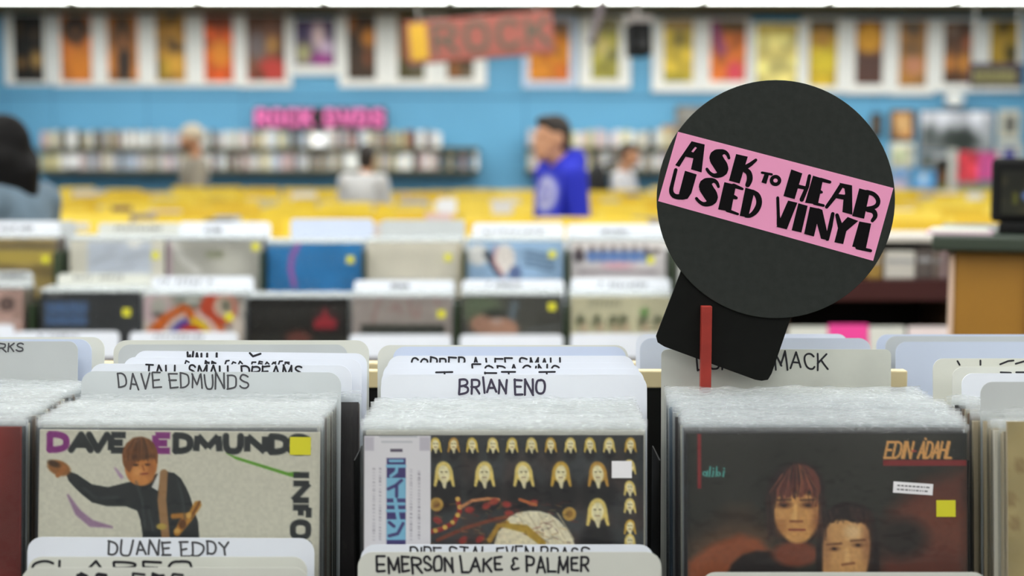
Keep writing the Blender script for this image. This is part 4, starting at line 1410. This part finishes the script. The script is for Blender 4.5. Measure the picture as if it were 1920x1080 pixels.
poster('pale yellow poster of plain lines, hung lower than its neighbours', 1408, 1500, 42, 170, 1417, 1494, 44, 166, (232, 214, 130), [('rect', 1417, 44, 1494, 62, (206, 176, 80), sf), ('rect', 1420, 96, 1490, 108, (206, 186, 106), sf), ('ell', 1455, 132, 10, 8, (180, 166, 100), sf)], seed=14)
poster('mustard poster with a dark top half above the round sign', 1501, 1584, 32, 174, 1516, 1568, 38, 162, (200, 168, 40), [('rect', 1516, 38, 1568, 60, (80, 60, 36), sf), ('ell', 1540, 70, 20, 18, (180, 130, 46), sf), ('ell', 1545, 115, 22, 22, (222, 196, 50), sf)], seed=15)
poster('poster golden above and dark maroon below', 1585, 1668, 34, 176, 1603, 1654, 38, 158, (120, 72, 50), [('ell', 1628, 72, 24, 30, (220, 156, 34), sf), ('rect', 1603, 100, 1654, 158, (86, 58, 50), sf)], seed=16)
poster('poster of mixed tan, grey and orange figures, second past the mustard one', 1669, 1750, 34, 178, 1684, 1736, 38, 162, (160, 112, 60), [('ell', 1708, 52, 16, 12, (100, 84, 70), sf), ('ell', 1712, 122, 18, 18, (196, 132, 100), sf), ('ell', 1710, 95, 14, 10, (120, 90, 60), sf)], (176, 120, 50), seed=17)
poster('dark brown poster with two glowing orange faces beside the purple sign', 1751, 1836, 34, 172, 1768, 1821, 40, 157, (92, 60, 40), [('ell', 1780, 118, 9, 16, (220, 140, 60), sf), ('ell', 1806, 118, 10, 18, (222, 146, 56), sf), ('ell', 1785, 58, 8, 10, (140, 116, 100), sf), ('ell', 1812, 80, 8, 14, (176, 96, 56), sf)], seed=18)
poster('olive poster half covered by the hanging purple sign', 1838, 1918, 34, 172, 1854, 1908, 38, 160, (176, 142, 46), [('ell', 1880, 82, 10, 26, (190, 150, 60), sf), ('ell', 1878, 50, 12, 10, (70, 56, 30), sf), ('ell', 1893, 100, 10, 18, (60, 56, 30), sf)], seed=19)

# pictures at the far corner of the blue wall
poster('small dark-framed picture with a glowing tan face', 1668, 1714, 206, 264, 1673, 1709, 210, 259, (190, 136, 84), [('ell', 1692, 232, 13, 17, (220, 176, 120), sf)], frame=(60, 46, 40), seed=30)
poster('cream sheet with a faint green mark below the small tan face picture', 1668, 1714, 268, 314, 1671, 1712, 270, 313, (214, 210, 186), [('ell', 1686, 292, 10, 7, (180, 196, 140), sf)], seed=31)
poster('wide black and white photograph of dark trees under a pale sky', 1722, 1863, 206, 284, 1725, 1860, 209, 282, (212, 212, 220), [('rect', 1725, 250, 1860, 282, (112, 116, 116), sf), ('ell', 1742, 250, 14, 18, (84, 90, 88), sf), ('ell', 1780, 258, 16, 20, (70, 76, 72), sf), ('ell', 1806, 262, 22, 26, (54, 60, 56), sf), ('ell', 1850, 258, 10, 24, (176, 180, 184), sf), ('line', [(1812, 209), (1812, 240)], 3, (160, 160, 170), sf)], frame=(70, 84, 96), seed=32)
poster('grey photograph under the wide tree photograph', 1722, 1792, 286, 322, 1725, 1790, 288, 320, (178, 180, 182), [('ell', 1738, 302, 12, 12, (70, 78, 74), sf), ('ell', 1768, 312, 14, 12, (64, 62, 54), sf)], frame=(150, 158, 164), seed=33)
poster('red sheet pinned beside the magenta sheet', 1795, 1833, 284, 342, 1795.5, 1832.5, 284.5, 341.5, (228, 72, 84), [], frame=(228, 72, 84), seed=34)
poster('magenta sheet pinned beside the red sheet', 1833, 1869, 285, 338, 1833.5, 1868.5, 285.5, 337.5, (226, 96, 160), [], frame=(226, 96, 160), seed=35, Y=18.49)
poster('white framed small grey portrait above the blue square picture', 1871, 1912, 206, 262, 1881, 1905, 216, 250, (140, 140, 130), [('ell', 1893, 230, 8, 10, (96, 92, 88), sf)], frame=(216, 212, 196), seed=36)
poster('white framed picture with a dark blue square', 1868, 1918, 266, 306, 1880, 1905, 278, 298, (74, 70, 140), [], frame=(206, 208, 200), seed=37)
poster('blue and white sheet below the cream sheet', 1668, 1704, 316, 362, 1670, 1702, 317, 360, (120, 160, 206), [('ell', 1684, 348, 14, 12, (212, 190, 206), sf)], frame=(206, 206, 200), seed=38)
poster('bright blue sheet with a white spot beside the brown panel', 1712, 1754, 314, 366, 1713, 1753, 315, 365, (70, 150, 206), [('ell', 1730, 334, 9, 10, (216, 222, 232), sf), ('rect', 1713, 352, 1753, 366, (120, 120, 180), sf)], frame=(70, 150, 206), seed=39)
poster('narrow brown panel with green foot beside the pale post', 1755, 1777, 296, 366, 1755.5, 1776.5, 298, 365, (96, 66, 38), [('rect', 1755, 348, 1777, 366, (110, 130, 50), sf)], frame=(96, 66, 38), seed=40)
poster('green-topped sheet below the red and magenta sheets', 1795, 1868, 342, 366, 1796, 1867, 343, 365, (80, 110, 70), [('rect', 1796, 343, 1867, 349, (170, 190, 206), sf)], frame=(150, 170, 180), seed=41)
poster('small black frame half behind the round sign edge', 1632, 1654, 212, 258, 1633, 1648, 214, 256, (60, 54, 48), [('ell', 1639, 234, 5, 12, (140, 120, 100), sf)], frame=(30, 30, 30), seed=42)
poster('grey and brown picture half behind the top of the round sign', 1266, 1335, 198, 262, 1268, 1333, 200, 260, (120, 116, 110), [('ell', 1290, 215, 20, 12, (150, 146, 140), sf)], frame=(96, 100, 104), seed=43)
poster('tan sheet at the edge of the round sign over the short shelves', 1240, 1266, 235, 318, 1241, 1265, 237, 316, (186, 136, 76), [], frame=(170, 120, 70), seed=44)
pp = thing('display_post', 'pale slim upright post on the blue wall beside the red sheet', 'post', W(1785, 366, 18.46))
h_ = W(1785, 284, 18.46).z - pp.location.z
MB().box(-.05, .05, 0, .05, 0, h_).build('post', mat('pale_post', (206, 204, 196), .5), pp, bevel=.008)
MB().box(-.06, .06, -.005, .05, h_, h_ + .03).build('cap', mat('pale_post', (206, 204, 196), .5), pp)
# dome fixture
dc = thing('dome_fixture', 'small white dome fixture on the blue wall above the wide tree photograph', 'fixture', W(1790, 188, 18.44))
MB().ball((0, 0, 0), .13, .11, .085, 20, 12).build('dome', mat('white_dome', (246, 246, 244), .25), dc, smooth=True)
MB().box(-.10, .10, .04, .11, .03, .10).build('mount', mat('grey_mount', (120, 128, 132), .5), dc, bevel=.01)

# pink lettered sign on the wall
rs = thing('department_sign', 'black sign with chunky pink letters on the blue wall above the long shelves', 'sign', W(600, 242, 18.46))
O = rs.location


def lp(px, py, Y=18.46):
    p = W(px, py, Y)
    return p.x - O.x, p.z - O.z


a, b = lp(476, 242), lp(724, 201)
MB().box(a[0], b[0], 0, .03, a[1], b[1]).build('board', mat('black_board', (30, 26, 30), .6), rs)
mb = MB()
for wd, x0, x1 in (('ROCK', 482, 584), ('DVDS', 612, 718)):
    for l in text_lines(wd, x0, x1, 208, 234, space=2.1):
        ribbon(mb, [lp(*q) for q in l], 8.5 * 18.46 / FPX, -.006)
mb.build('lettering', mat('pink_letters', (238, 118, 184), .5), rs)

# hanging ROCK sign
YR = 11.0
hr = thing('hanging_sign', 'tilted red hanging sign with grey capitals and a yellow end panel', 'sign', W(900, 70, YR), (0, math.radians(-5), math.radians(4)))
s_ = YR / FPX
MB().box(-137 * s_, 137 * s_, 0, .10, -39 * s_, 39 * s_).build('board', mat('salmon_board', (178, 104, 92), .5, noise=.05), hr, bevel=.01)
MB().box(-130 * s_, -98 * s_, -.006, -.001, -32 * s_, 34 * s_).build('end_panel', mat('yellow_panel', (236, 186, 60), .5), hr)
mb = MB()
for l in text_lines('ROCK', -84, 128, -26, 22, space=2.0):
    ribbon(mb, [(q[0] * s_, -q[1] * s_) for q in l], 9 * s_, -.004)
mb.build('lettering', mat('grey_letters', (104, 104, 90), .6), hr)
for x in (-110, 110):
    MB().tube((x * s_, .05, 39 * s_), (x * s_, .05, 39 * s_ + (CEIL - 1.5 - (300 - 30) * s_) + .03), .006).build('chain', frame_m, hr)
# slanted pole, loudspeaker, purple sign
p0, p1 = W(1112, 75, 10.0), W(1135, -20, 10.0)
d = (p1 - p0).normalized()
p1 = p0 + d * ((CEIL - .002 - p0.z) / d.z)
hp = thing('hanging_pole', 'slanted pale grey pole hanging from the ceiling', 'pole', p0)
MB().tube((0, 0, 0), p1 - p0, .028, .028).build('tube', mat('pale_tube', (190, 180, 190), .3), hp, smooth=True)
MB().tube((0, 0, 0), -d * .03, .034, .030).build('end_cap', mat('grey_cap', (120, 112, 118), .4), hp)
sp = thing('hung_loudspeaker', 'black loudspeaker hung from the ceiling before the poster row', 'loudspeaker', W(1199, 105, 12.0), (math.radians(-8), 0, math.radians(18)))
MB().box(-.085, .085, -.09, .09, 0, .27).build('cabinet', black, sp, bevel=.012)
MB().tube((0, -.091, .09), (0, -.094, .09), .055, .055, 20).build('woofer', mat('dark_cone', (30, 30, 30), .4), sp)
MB().tube((0, -.091, .20), (0, -.094, .20), .028, .028, 16).build('tweeter', mat('dark_cone', (30, 30, 30), .4), sp)
zt = CEIL - sp.location.z
MB().box(-.10, .13, -.03, .03, .28, .34).tube((0, 0, .34), (0, -.02, zt), .015).build('bracket', mat('white_bracket', (214, 206, 200), .5), sp)
YP = 13.0
ps = thing('purple_sign', 'dark purple hanging sign with a worn cream panel before the olive poster', 'sign', W(1868, 163, YP))
s_ = YP / FPX
MB().box(-48 * s_, 50 * s_, 0, .05, 0, 44 * s_).build('board', mat('purple_board', (62, 50, 78), .5), ps, bevel=.008)
MB().box(-44 * s_, 36 * s_, -.005, -.001, 7 * s_, 31 * s_).build('panel', mat('cream_panel', (176, 170, 112), .6, noise=.1, scale=8), ps)
mb = MB()
for l in scribble(-40, 32, -28, -10, 8, 5):
    ribbon(mb, [(q[0] * s_, -q[1] * s_) for q in l], 2.2 * s_, -.007)
mb.build('lettering', mat('faded_letters', (120, 112, 84), .6), ps)
for x in (-40, 40):
    MB().tube((x * s_, .025, 44 * s_), (x * s_, .025, CEIL - ps.location.z), .005).build('chain', frame_m, ps)

# ------------------------------------------------------------------ counter, monitor and dark display unit at the far end of the aisle
ply = mat('brown_plywood', (152, 108, 36), .5, noise=.12, scale=3)
YK = 3.6
a, b = W(1790, 470, YK), W(1925, 470, YK)
ct = thing('wooden_counter', 'brown wooden counter with a dark green top beside the dark display unit', 'counter', (a.x, YK, 0), (0, 0, math.radians(-19)))
MB().box(0, .55, 0, .6, 0, a.z - .002).build('cabinet', ply, ct, bevel=.006)
MB().box(-.012, 0, -.004, .6, 0, a.z - .01).build('edge_strip', mat('pale_edge', (220, 190, 168), .5), ct)
MB().box(.17, .19, -.006, 0, 0, a.z - .01).build('corner_batten', mat('batten', (134, 92, 30), .5), ct)
MB().box(-.055, .62, -.04, .64, a.z, a.z + .042).build('counter_top', mat('green_black_top', (52, 62, 52), .35), ct, bevel=.008)
KZ = a.z + .042
pa = thing('paper_stack', 'stack of pinkish papers lying on the dark green counter top', 'paper', (a.x + .01, YK + .06, KZ), (0, 0, math.radians(-19)))
MB().box(-.06, .10, -.08, .12, 0, .006).build('sheet', mat('pinkish_paper', (206, 176, 190), .6), pa)
MB().box(-.05, .09, -.07, .10, .006, .011).build('sheet', mat('pale_paper', (196, 200, 186), .6), pa)
mo = thing('monitor', 'black boxy monitor standing on the wooden counter', 'monitor', (W(1946, 400, YK).x, YK - .02, KZ), (0, 0, math.radians(-21)))
z0 = .03
MB().box(-.12, .22, -.01, .26, z0, z0 + .162).build('casing', black, mo, bevel=.012)
MB().box(-.10, .15, -.02, .2, 0, z0).build('foot', black, mo, bevel=.006)
sa = Art(0, 100, 0, 52, 60, (26, 27, 20), 50)
sa.mottle(14, .4).mottle(12, .5, (62, 58, 36))
sa.ell(26, 30, 8, 7, (92, 118, 176), soft=4).ell(62, 32, 5, 8, (84, 104, 160), soft=4).ell(58, 8, 14, 6, (90, 88, 66), soft=6).rect(10, 26, 14, 40, (84, 84, 30), soft=3)
so = sa.build('screen', mo, .28, .11, z0 + .02, -.0115)
so.location.x = .045
YD = 5.2
a, b, c_ = W(1470, 455, YD), W(1800, 455, YD), W(1470, 525, YD)
du = thing('display_unit', 'dark wooden display unit with a shelf of discs and a shadowy opening below', 'display unit', ((a.x + b.x) / 2, YD, 0))
hw = (b.x - a.x) / 2
MB().box(-hw, hw, 0, .45, c_.z - .075, c_.z).build('shelf', mat('maroon_board', (58, 20, 18), .5), du)
MB().box(-hw, hw, .40, .45, 0, a.z).build('back_panel', black, du)
MB().box(-hw, -hw + .02, 0, .45, 0, a.z).build('side_panel', dark_wood, du)
MB().box(hw - .02, hw, 0, .45, 0, a.z).build('side_panel', dark_wood, du)
MB().box(-hw, hw, .05, .45, a.z, a.z + .02).build('top_board', mat('pale_top', (196, 190, 180), .5), du)
zb = W(1600, 640, YD).z
MB().box(-hw + .02, hw - .02, -.18, .40, .0, zb - .06).build('base', dark_wood, du)
for i, (pl, pr, pt, c) in enumerate(((1622, 1650, 470, (150, 120, 60)), (1656, 1712, 470, (190, 186, 176)), (1715, 1745, 466, (90, 82, 78)), (1747, 1761, 470, (120, 106, 98)), (1764, 1771, 465, (196, 170, 170)))):
    q, w_ = W(pl, pt, YD + .1), W(pr, pt, YD + .1)
    nm = ('mustard', 'large pale grey', 'dark grey', 'brown', 'pinkish')[i]
    t = thing('disc_box', nm + ' disc box on the dark display unit shelf', 'box', ((q.x + w_.x) / 2, YD + .1, c_.z + .001))
    hh = q.z - c_.z
    MB().box(-(w_.x - q.x) / 2, (w_.x - q.x) / 2, -.03, .06, 0, hh).build('case', mat('discbox_%d' % i, c, .4), t, bevel=.002)
    MB().box(-(w_.x - q.x) / 2 + .006, (w_.x - q.x) / 2 - .006, -.032, -.0305, hh * .55, hh * .7).build('label_strip', mat('discstrip', (150, 150, 150), .5), t)
for i, (pl, pr, pt, m_, lb) in enumerate(((1478, 1552, 612, CARD_C, 'cream card in the low bin of the dark display unit, next to the pink card'), (1553, 1628, 608, mat('hot_pink', (232, 66, 150), .5), 'hot pink card in the low bin of the dark display unit'), (1629, 1697, 612, CARD_C, 'cream card between the pink card and the last pale card of the low bin'), (1702, 1788, 612, mat('pinkish_card', (226, 212, 210), .5), 'pinkish white card beside the wooden counter'))):
    divider(lb, pl, pr, pt, YD - .1, zb - .06, m_, rad=.006)

# ------------------------------------------------------------------ people: smooth bodies from blended limbs
def surface_nets(f, lo, hi, h):
    n = [int(math.ceil((hi[i] - lo[i]) / h)) + 1 for i in range(3)]
    ax = [lo[i] + h * np.arange(n[i]) for i in range(3)]
    G = np.stack(np.meshgrid(*ax, indexing='ij'), -1)
    V = f(G)
    ins = V < 0
    cell = np.zeros([k_ - 1 for k_ in n], int)
    for i in (0, 1):
        for j in (0, 1):
            for k_ in (0, 1):
                cell += ins[i:n[0] - 1 + i, j:n[1] - 1 + j, k_:n[2] - 1 + k_]
    act = (cell > 0) & (cell < 8)
    I = np.argwhere(act)
    ids = -np.ones(act.shape, int)
    ids[act] = np.arange(len(I))
    acc = np.zeros((len(I), 3))
    cnt = np.zeros(len(I))
    cs = [(i, j, k_) for i in (0, 1) for j in (0, 1) for k_ in (0, 1)]
    for a in cs:
        for b in cs:
            if sum(b) - sum(a) == 1 and all(y >= x for x, y in zip(a, b)):
                va = V[I[:, 0] + a[0], I[:, 1] + a[1], I[:, 2] + a[2]]
                vb = V[I[:, 0] + b[0], I[:, 1] + b[1], I[:, 2] + b[2]]
                m_ = (va < 0) != (vb < 0)
                t = np.where(m_, va / np.where(m_, va - vb, 1), 0)
                p = np.array(a) + t[:, None] * (np.array(b) - np.array(a))
                acc[m_] += p[m_]
                cnt[m_] += 1
    P = np.array(lo) + h * (I + acc / cnt[:, None])
    faces = []
    for d in range(3):
        e1, e2 = [x for x in range(3) if x != d]
        sl_a = [slice(None)] * 3
        sl_b = [slice(None)] * 3
        sl_a[d], sl_b[d] = slice(0, -1), slice(1, None)
        A_, B_ = ins[tuple(sl_a)], ins[tuple(sl_b)]
        for q in np.argwhere(A_ != B_):
            if q[e1] == 0 or q[e2] == 0 or q[e1] >= n[e1] - 1 or q[e2] >= n[e2] - 1:
                continue
            c = []
            for o1, o2 in ((-1, -1), (0, -1), (0, 0), (-1, 0)):
                r_ = q.copy()
                r_[e1] += o1
                r_[e2] += o2
                c.append(ids[tuple(r_)])
            if min(c) < 0:
                continue
            flip = A_[tuple(q)] ^ (d == 1)
            faces.append(c if flip else c[::-1])
    return P, faces


def cap(a, b, ra, rb):
    return ('c', np.array(a, float), np.array(b, float), ra, rb)


def elp(c, r_):
    return ('e', np.array(c, float), np.array(r_, float))


def field(prims, k_):
    def f(G):
        out = None
        for p in prims:
            if p[0] == 'c':
                ab = p[2] - p[1]
                t = np.clip(((G - p[1]) @ ab) / (ab @ ab + 1e-9), 0, 1)
                d = np.linalg.norm(G - p[1] - t[..., None] * ab, axis=-1) - (p[3] + (p[4] - p[3]) * t)
            else:
                d = (np.linalg.norm((G - p[1]) / p[2], axis=-1) - 1) * p[2].min()
            if out is None:
                out = d
            else:
                h = np.clip(.5 + .5 * (out - d) / k_, 0, 1)
                out = out * (1 - h) + d * h - k_ * h * (1 - h)
        return out
    return f


def blob(name, prims, m_, parent, h=.014, k_=.03):
    lo, hi = np.full(3, 9.), np.full(3, -9.)
    for p in prims:
        if p[0] == 'c':
            r_ = max(p[3], p[4])
            for q in (p[1], p[2]):
                lo, hi = np.minimum(lo, q - r_), np.maximum(hi, q + r_)
        else:
            lo, hi = np.minimum(lo, p[1] - p[2]), np.maximum(hi, p[1] + p[2])
    P, F_ = surface_nets(field(prims, k_), lo - 3 * h, hi + 3 * h, h)
    me = bpy.data.meshes.new(name)
    me.from_pydata([tuple(x) for x in P], [], [tuple(int(i) for i in q) for q in F_])
    me.polygons.foreach_set('use_smooth', [True] * len(me.polygons))
    me.materials.append(m_)
    me.update()
    return link(name, me, parent)


SKIN = mat('skin', (206, 152, 118), .5)


def mir(p):
    return (-p[0], p[1], p[2])


def person(label, loc, yaw, height, top_m, leg_m, hair_m, hair, bend=0.0, sleeve='long', arms=None, hood=False, head_drop=0.0, slim=1.0):
    """standing figure facing local -y; bend leans the trunk forward (radians)"""
    t = thing('person', label, 'person', loc, (0, 0, yaw))
    sc = height / 1.75
    t.scale = (sc * slim, sc, sc)

    def bd(p):
        x, y, z = p
        if z <= .95:
            return (x, y, z)
        s_, c_ = math.sin(bend), math.cos(bend)
        dz, dy = z - .95, y
        return (x, dy * c_ - dz * s_, .95 + dz * c_ + dy * s_)

    hc = bd((0, -.03, 1.635))
    hc = (hc[0], hc[1] - head_drop * .6, hc[2] - head_drop)
    nk0, nk1 = bd((0, .015, 1.42)), (hc[0], hc[1] + .03, hc[2] - .08)
    sh, hp_ = bd((.185, .0, 1.40)), (.095, 0, .92)
    el = (sh[0] + .05, sh[1] - .05, sh[2] - .28)
    wr = (el[0] - .06, el[1] - .22, el[2] - .06)
    if arms:
        el, wr = arms
    prims = []
    tor = [elp(bd((0, 0, 1.28)), (.155, .105, .17)), elp(bd((0, .0, 1.08)), (.14, .10, .15)), elp((0, .01, .94), (.16, .115, .12)), cap(bd((-.15, .01, 1.395)), bd((.15, .01, 1.395)), .055, .055)]
    prims += tor + [cap(nk0, nk1, .058, .052)]
    prims += [elp((hc[0], hc[1] + .005, hc[2] + .015), (.074, .094, .100)), elp((hc[0], hc[1] - .03, hc[2] - .05), (.055, .062, .066)),
              cap((hc[0], hc[1] - .085, hc[2] + .012), (hc[0], hc[1] - .108, hc[2] - .022), .009, .014), elp((hc[0], hc[1] - .084, hc[2] - .058), (.026, .014, .012)),
              elp((hc[0], hc[1] - .074, hc[2] - .095), (.028, .024, .02)), elp((hc[0], hc[1] - .082, hc[2] + .032), (.05, .016, .012))]
    for sgn in (1, -1):
        M_ = (lambda p: p) if sgn == 1 else mir
        prims += [cap(M_(sh), M_(el), .054, .043), cap(M_(el), M_(wr), .042, .028)]
        prims += [cap(M_(hp_), M_((.10, -.015, .50)), .085, .055), cap(M_((.10, -.015, .50)), M_((.10, .02, .09)), .054, .036), cap(M_((.10, .03, .045)), M_((.115, -.14, .03)), .038, .03)]
        prims.append(elp((hc[0] + sgn * .076, hc[1] + .012, hc[2] - .005), (.012, .022, .032)))
        w_ = Vector(M_(wr))
        dr = (Vector(M_(wr)) - Vector(M_(el))).normalized()
        side = Vector((-sgn, 0, 0))
        pm = w_ + dr * .05
        prims += [cap(w_, pm + dr * .03, .026, .033)]
        for q, ln in ((-.026, .062), (-.009, .075), (.009, .07), (.026, .055)):
            b0 = pm + dr * .04 + side * q
            b1 = b0 + dr * ln * .5
            b2_ = b1 + dr * ln * .35 + Vector((0, 0, -.022))
            prims += [cap(b0, b1, .0095, .009), cap(b1, b2_, .009, .0078)]
        th = w_ + dr * .03 + side * .03
        prims += [cap(th, th + side * .03 + dr * .035, .012, .010)]
    blob('body', prims, SKIN, t, .0125, .022)
    # clothes
    g = .016
    top = [elp(p[1], p[2] + g) if p[0] == 'e' else cap(p[1], p[2], p[3] + g, p[4] + g) for p in tor]
    top += [elp((0, .01, .90), (.178, .132, .08))]
    for sgn in (1, -1):
        M_ = (lambda p: p) if sgn == 1 else mir
        if sleeve == 'long':
            top += [cap(M_(sh), M_(el), .074, .062), cap(M_(el), M_(tuple(np.array(wr) * .94 + np.array(el) * .06)), .06, .046)]
        else:
            top += [cap(M_(sh), M_(tuple(np.array(sh) * .35 + np.array(el) * .65)), .076, .07)]
    if hood:
        top += [cap(bd((-.07, .07, 1.47)), bd((.07, .07, 1.47)), .06, .06), cap(bd((-.075, -.03, 1.445)), bd((-.05, .07, 1.49)), .04, .05), cap(bd((.075, -.03, 1.445)), bd((.05, .07, 1.49)), .04, .05)]
    blob('upper_garment', top, top_m, t, .016, .035)
    tr = [elp((0, .01, .90), (.168, .122, .10))]
    for sgn in (1, -1):
        M_ = (lambda p: p) if sgn == 1 else mir
        tr += [cap(M_(hp_), M_((.10, -.015, .50)), .1, .07), cap(M_((.10, -.015, .50)), M_((.10, .02, .10)), .07, .055)]
    blob('trousers', tr, leg_m, t, .018, .03)
    for sgn in (1, -1):
        M_ = (lambda p: p) if sgn == 1 else mir
        blob('shoe', [cap(M_((.10, .035, .045)), M_((.117, -.15, .036)), .045, .036)], black, t, .014, .02)
    for sgn in (1, -1):
        MB().ball((hc[0] + sgn * .03, hc[1] - .083, hc[2] + .012), .010, .006, .006, 10, 6).build('eye', mat('eye', (40, 30, 26), .2), t, smooth=True)
    for hp2 in hair(hc):
        blob(hp2[0], hp2[1], hp2[2] if len(hp2) > 2 else hair_m, t, .011, .02)
    return t, hc, bd


HB = mat('dark_brown_hair', (40, 32, 26), .5)
HK = mat('black_hair', (12, 10, 10), .6, spec=.12)


def short_hair(hc):
    x, y, z = hc
    return [('hair', [elp((x, y + .02, z + .05), (.082, .092, .082)), elp((x, y + .05, z + .0), (.078, .062, .085)), elp((x, y - .045, z + .095), (.06, .05, .03))])]


def long_hair(hc):
    x, y, z = hc
    return [('hair', [elp((x, y + .02, z + .035), (.094, .108, .105)), elp((x, y + .06, z - .06), (.10, .075, .15)), cap((x, y + .085, z - .1), (x, y + .10, z - .33), .085, .05),
                      cap((x - .085, y + .01, z), (x - .10, y - .03, z - .30), .034, .03), cap((x + .085, y + .01, z), (x + .10, y - .02, z - .30), .034, .028), cap((x - .06, y + .07, z - .05), (x - .07, y + .07, z - .34), .06, .035), cap((x + .06, y + .07, z - .05), (x + .07, y + .07, z - .34), .06, .035)])]


def knit_cap(hc):
    x, y, z = hc
    return [('knit_cap', [elp((x, y + .01, z + .06), (.092, .108, .085)), elp((x, y + .03, z + .03), (.090, .10, .06))], mat('cream_knit', (214, 200, 176), .9, bump=.3)),
            ('beard', [elp((x, y - .055, z - .075), (.05, .05, .045)), elp((x, y - .02, z - .05), (.066, .06, .05))], mat('brown_beard', (92, 62, 44), .8))]


denim = mat('faded_denim', (98, 116, 130), .8, noise=.15, scale=12)
jeans = mat('dark_jeans', (42, 50, 70), .8)


def at_px(px, Y):
    return W(px, 540, Y).x


person('long black-haired person in a faded denim shirt at the edge of the yellow tables', (at_px(50, 5.5), 5.5, 0), math.radians(-108), 1.68, denim, jeans, HK, long_hair, bend=.10, head_drop=.02)
mt, hc, bd = person('person in a royal blue hooded sweatshirt with a pale chest print', (at_px(1050, 7.75), 7.75, 0), math.radians(-60), 1.77, mat('royal_blue', (38, 48, 190), .8), jeans, HB, short_hair, hood=True, slim=.76, bend=.0, head_drop=.04, arms=((.205, .03, 1.12), (.18, -.12, .93)))
# chest print sits on the hoodie
pr = Art(0, 100, 0, 100, 30, (38, 48, 190), 60)
pr.ell(52, 46, 36, 38, (200, 200, 228), soft=16)
pr.ell(50, 45, 24, 20, (130, 130, 200), soft=16).ell(50, 45, 8, 8, (206, 206, 232), soft=6)
po = pr.build('chest_print', mt, .23, .25, 1.17, 0)
me = po.data
for v in me.vertices:
    v.co.x += .075
    v.co.y = -.150 + (v.co.x / .2) ** 2 * .075 + .004 * math.cos(v.co.z * 9)
    if v.co.z > 1.3:
        v.co.y += (v.co.z - 1.3) * .12
person('person in a cream knit cap and grey-beige sweater before the long wall shelves', (at_px(370, 13.85), 13.85, 0), math.radians(-62), 1.82, mat('beige_sweater', (158, 150, 136), .9), jeans, HB, knit_cap)
person('dark-haired person in a light grey T-shirt seen from behind', (at_px(676, 10.3), 10.3, 0), math.radians(170), 1.68, mat('grey_tee', (204, 204, 204), .85), jeans, HB, short_hair, bend=.24, sleeve='short', head_drop=.05, slim=.76)
bt, hc, bd = person('dark-haired person in a white top carrying a black backpack', (at_px(1160, 13.8), 13.8, 0), math.radians(70), 1.66, mat('white_top', (222, 222, 228), .85), jeans, HB, short_hair, bend=.10)
bp = thing('backpack', 'black backpack on the back of the person in the white top', 'backpack', bt.location + Vector((-.215, .02, 1.13)), (0, 0, math.radians(70)))
blob('bag', [elp((0, 0, .15), (.15, .10, .19)), elp((0, 0, .07), (.16, .115, .13)), elp((0, .06, .06), (.11, .07, .09))], mat('black_nylon', (20, 20, 22), .6), bp, .014, .03)
for sx in (-.08, .08):
    MB().tube((sx, -.07, .30), (sx * 1.2, -.17, .36), .014).build('strap', black, bp, smooth=True)
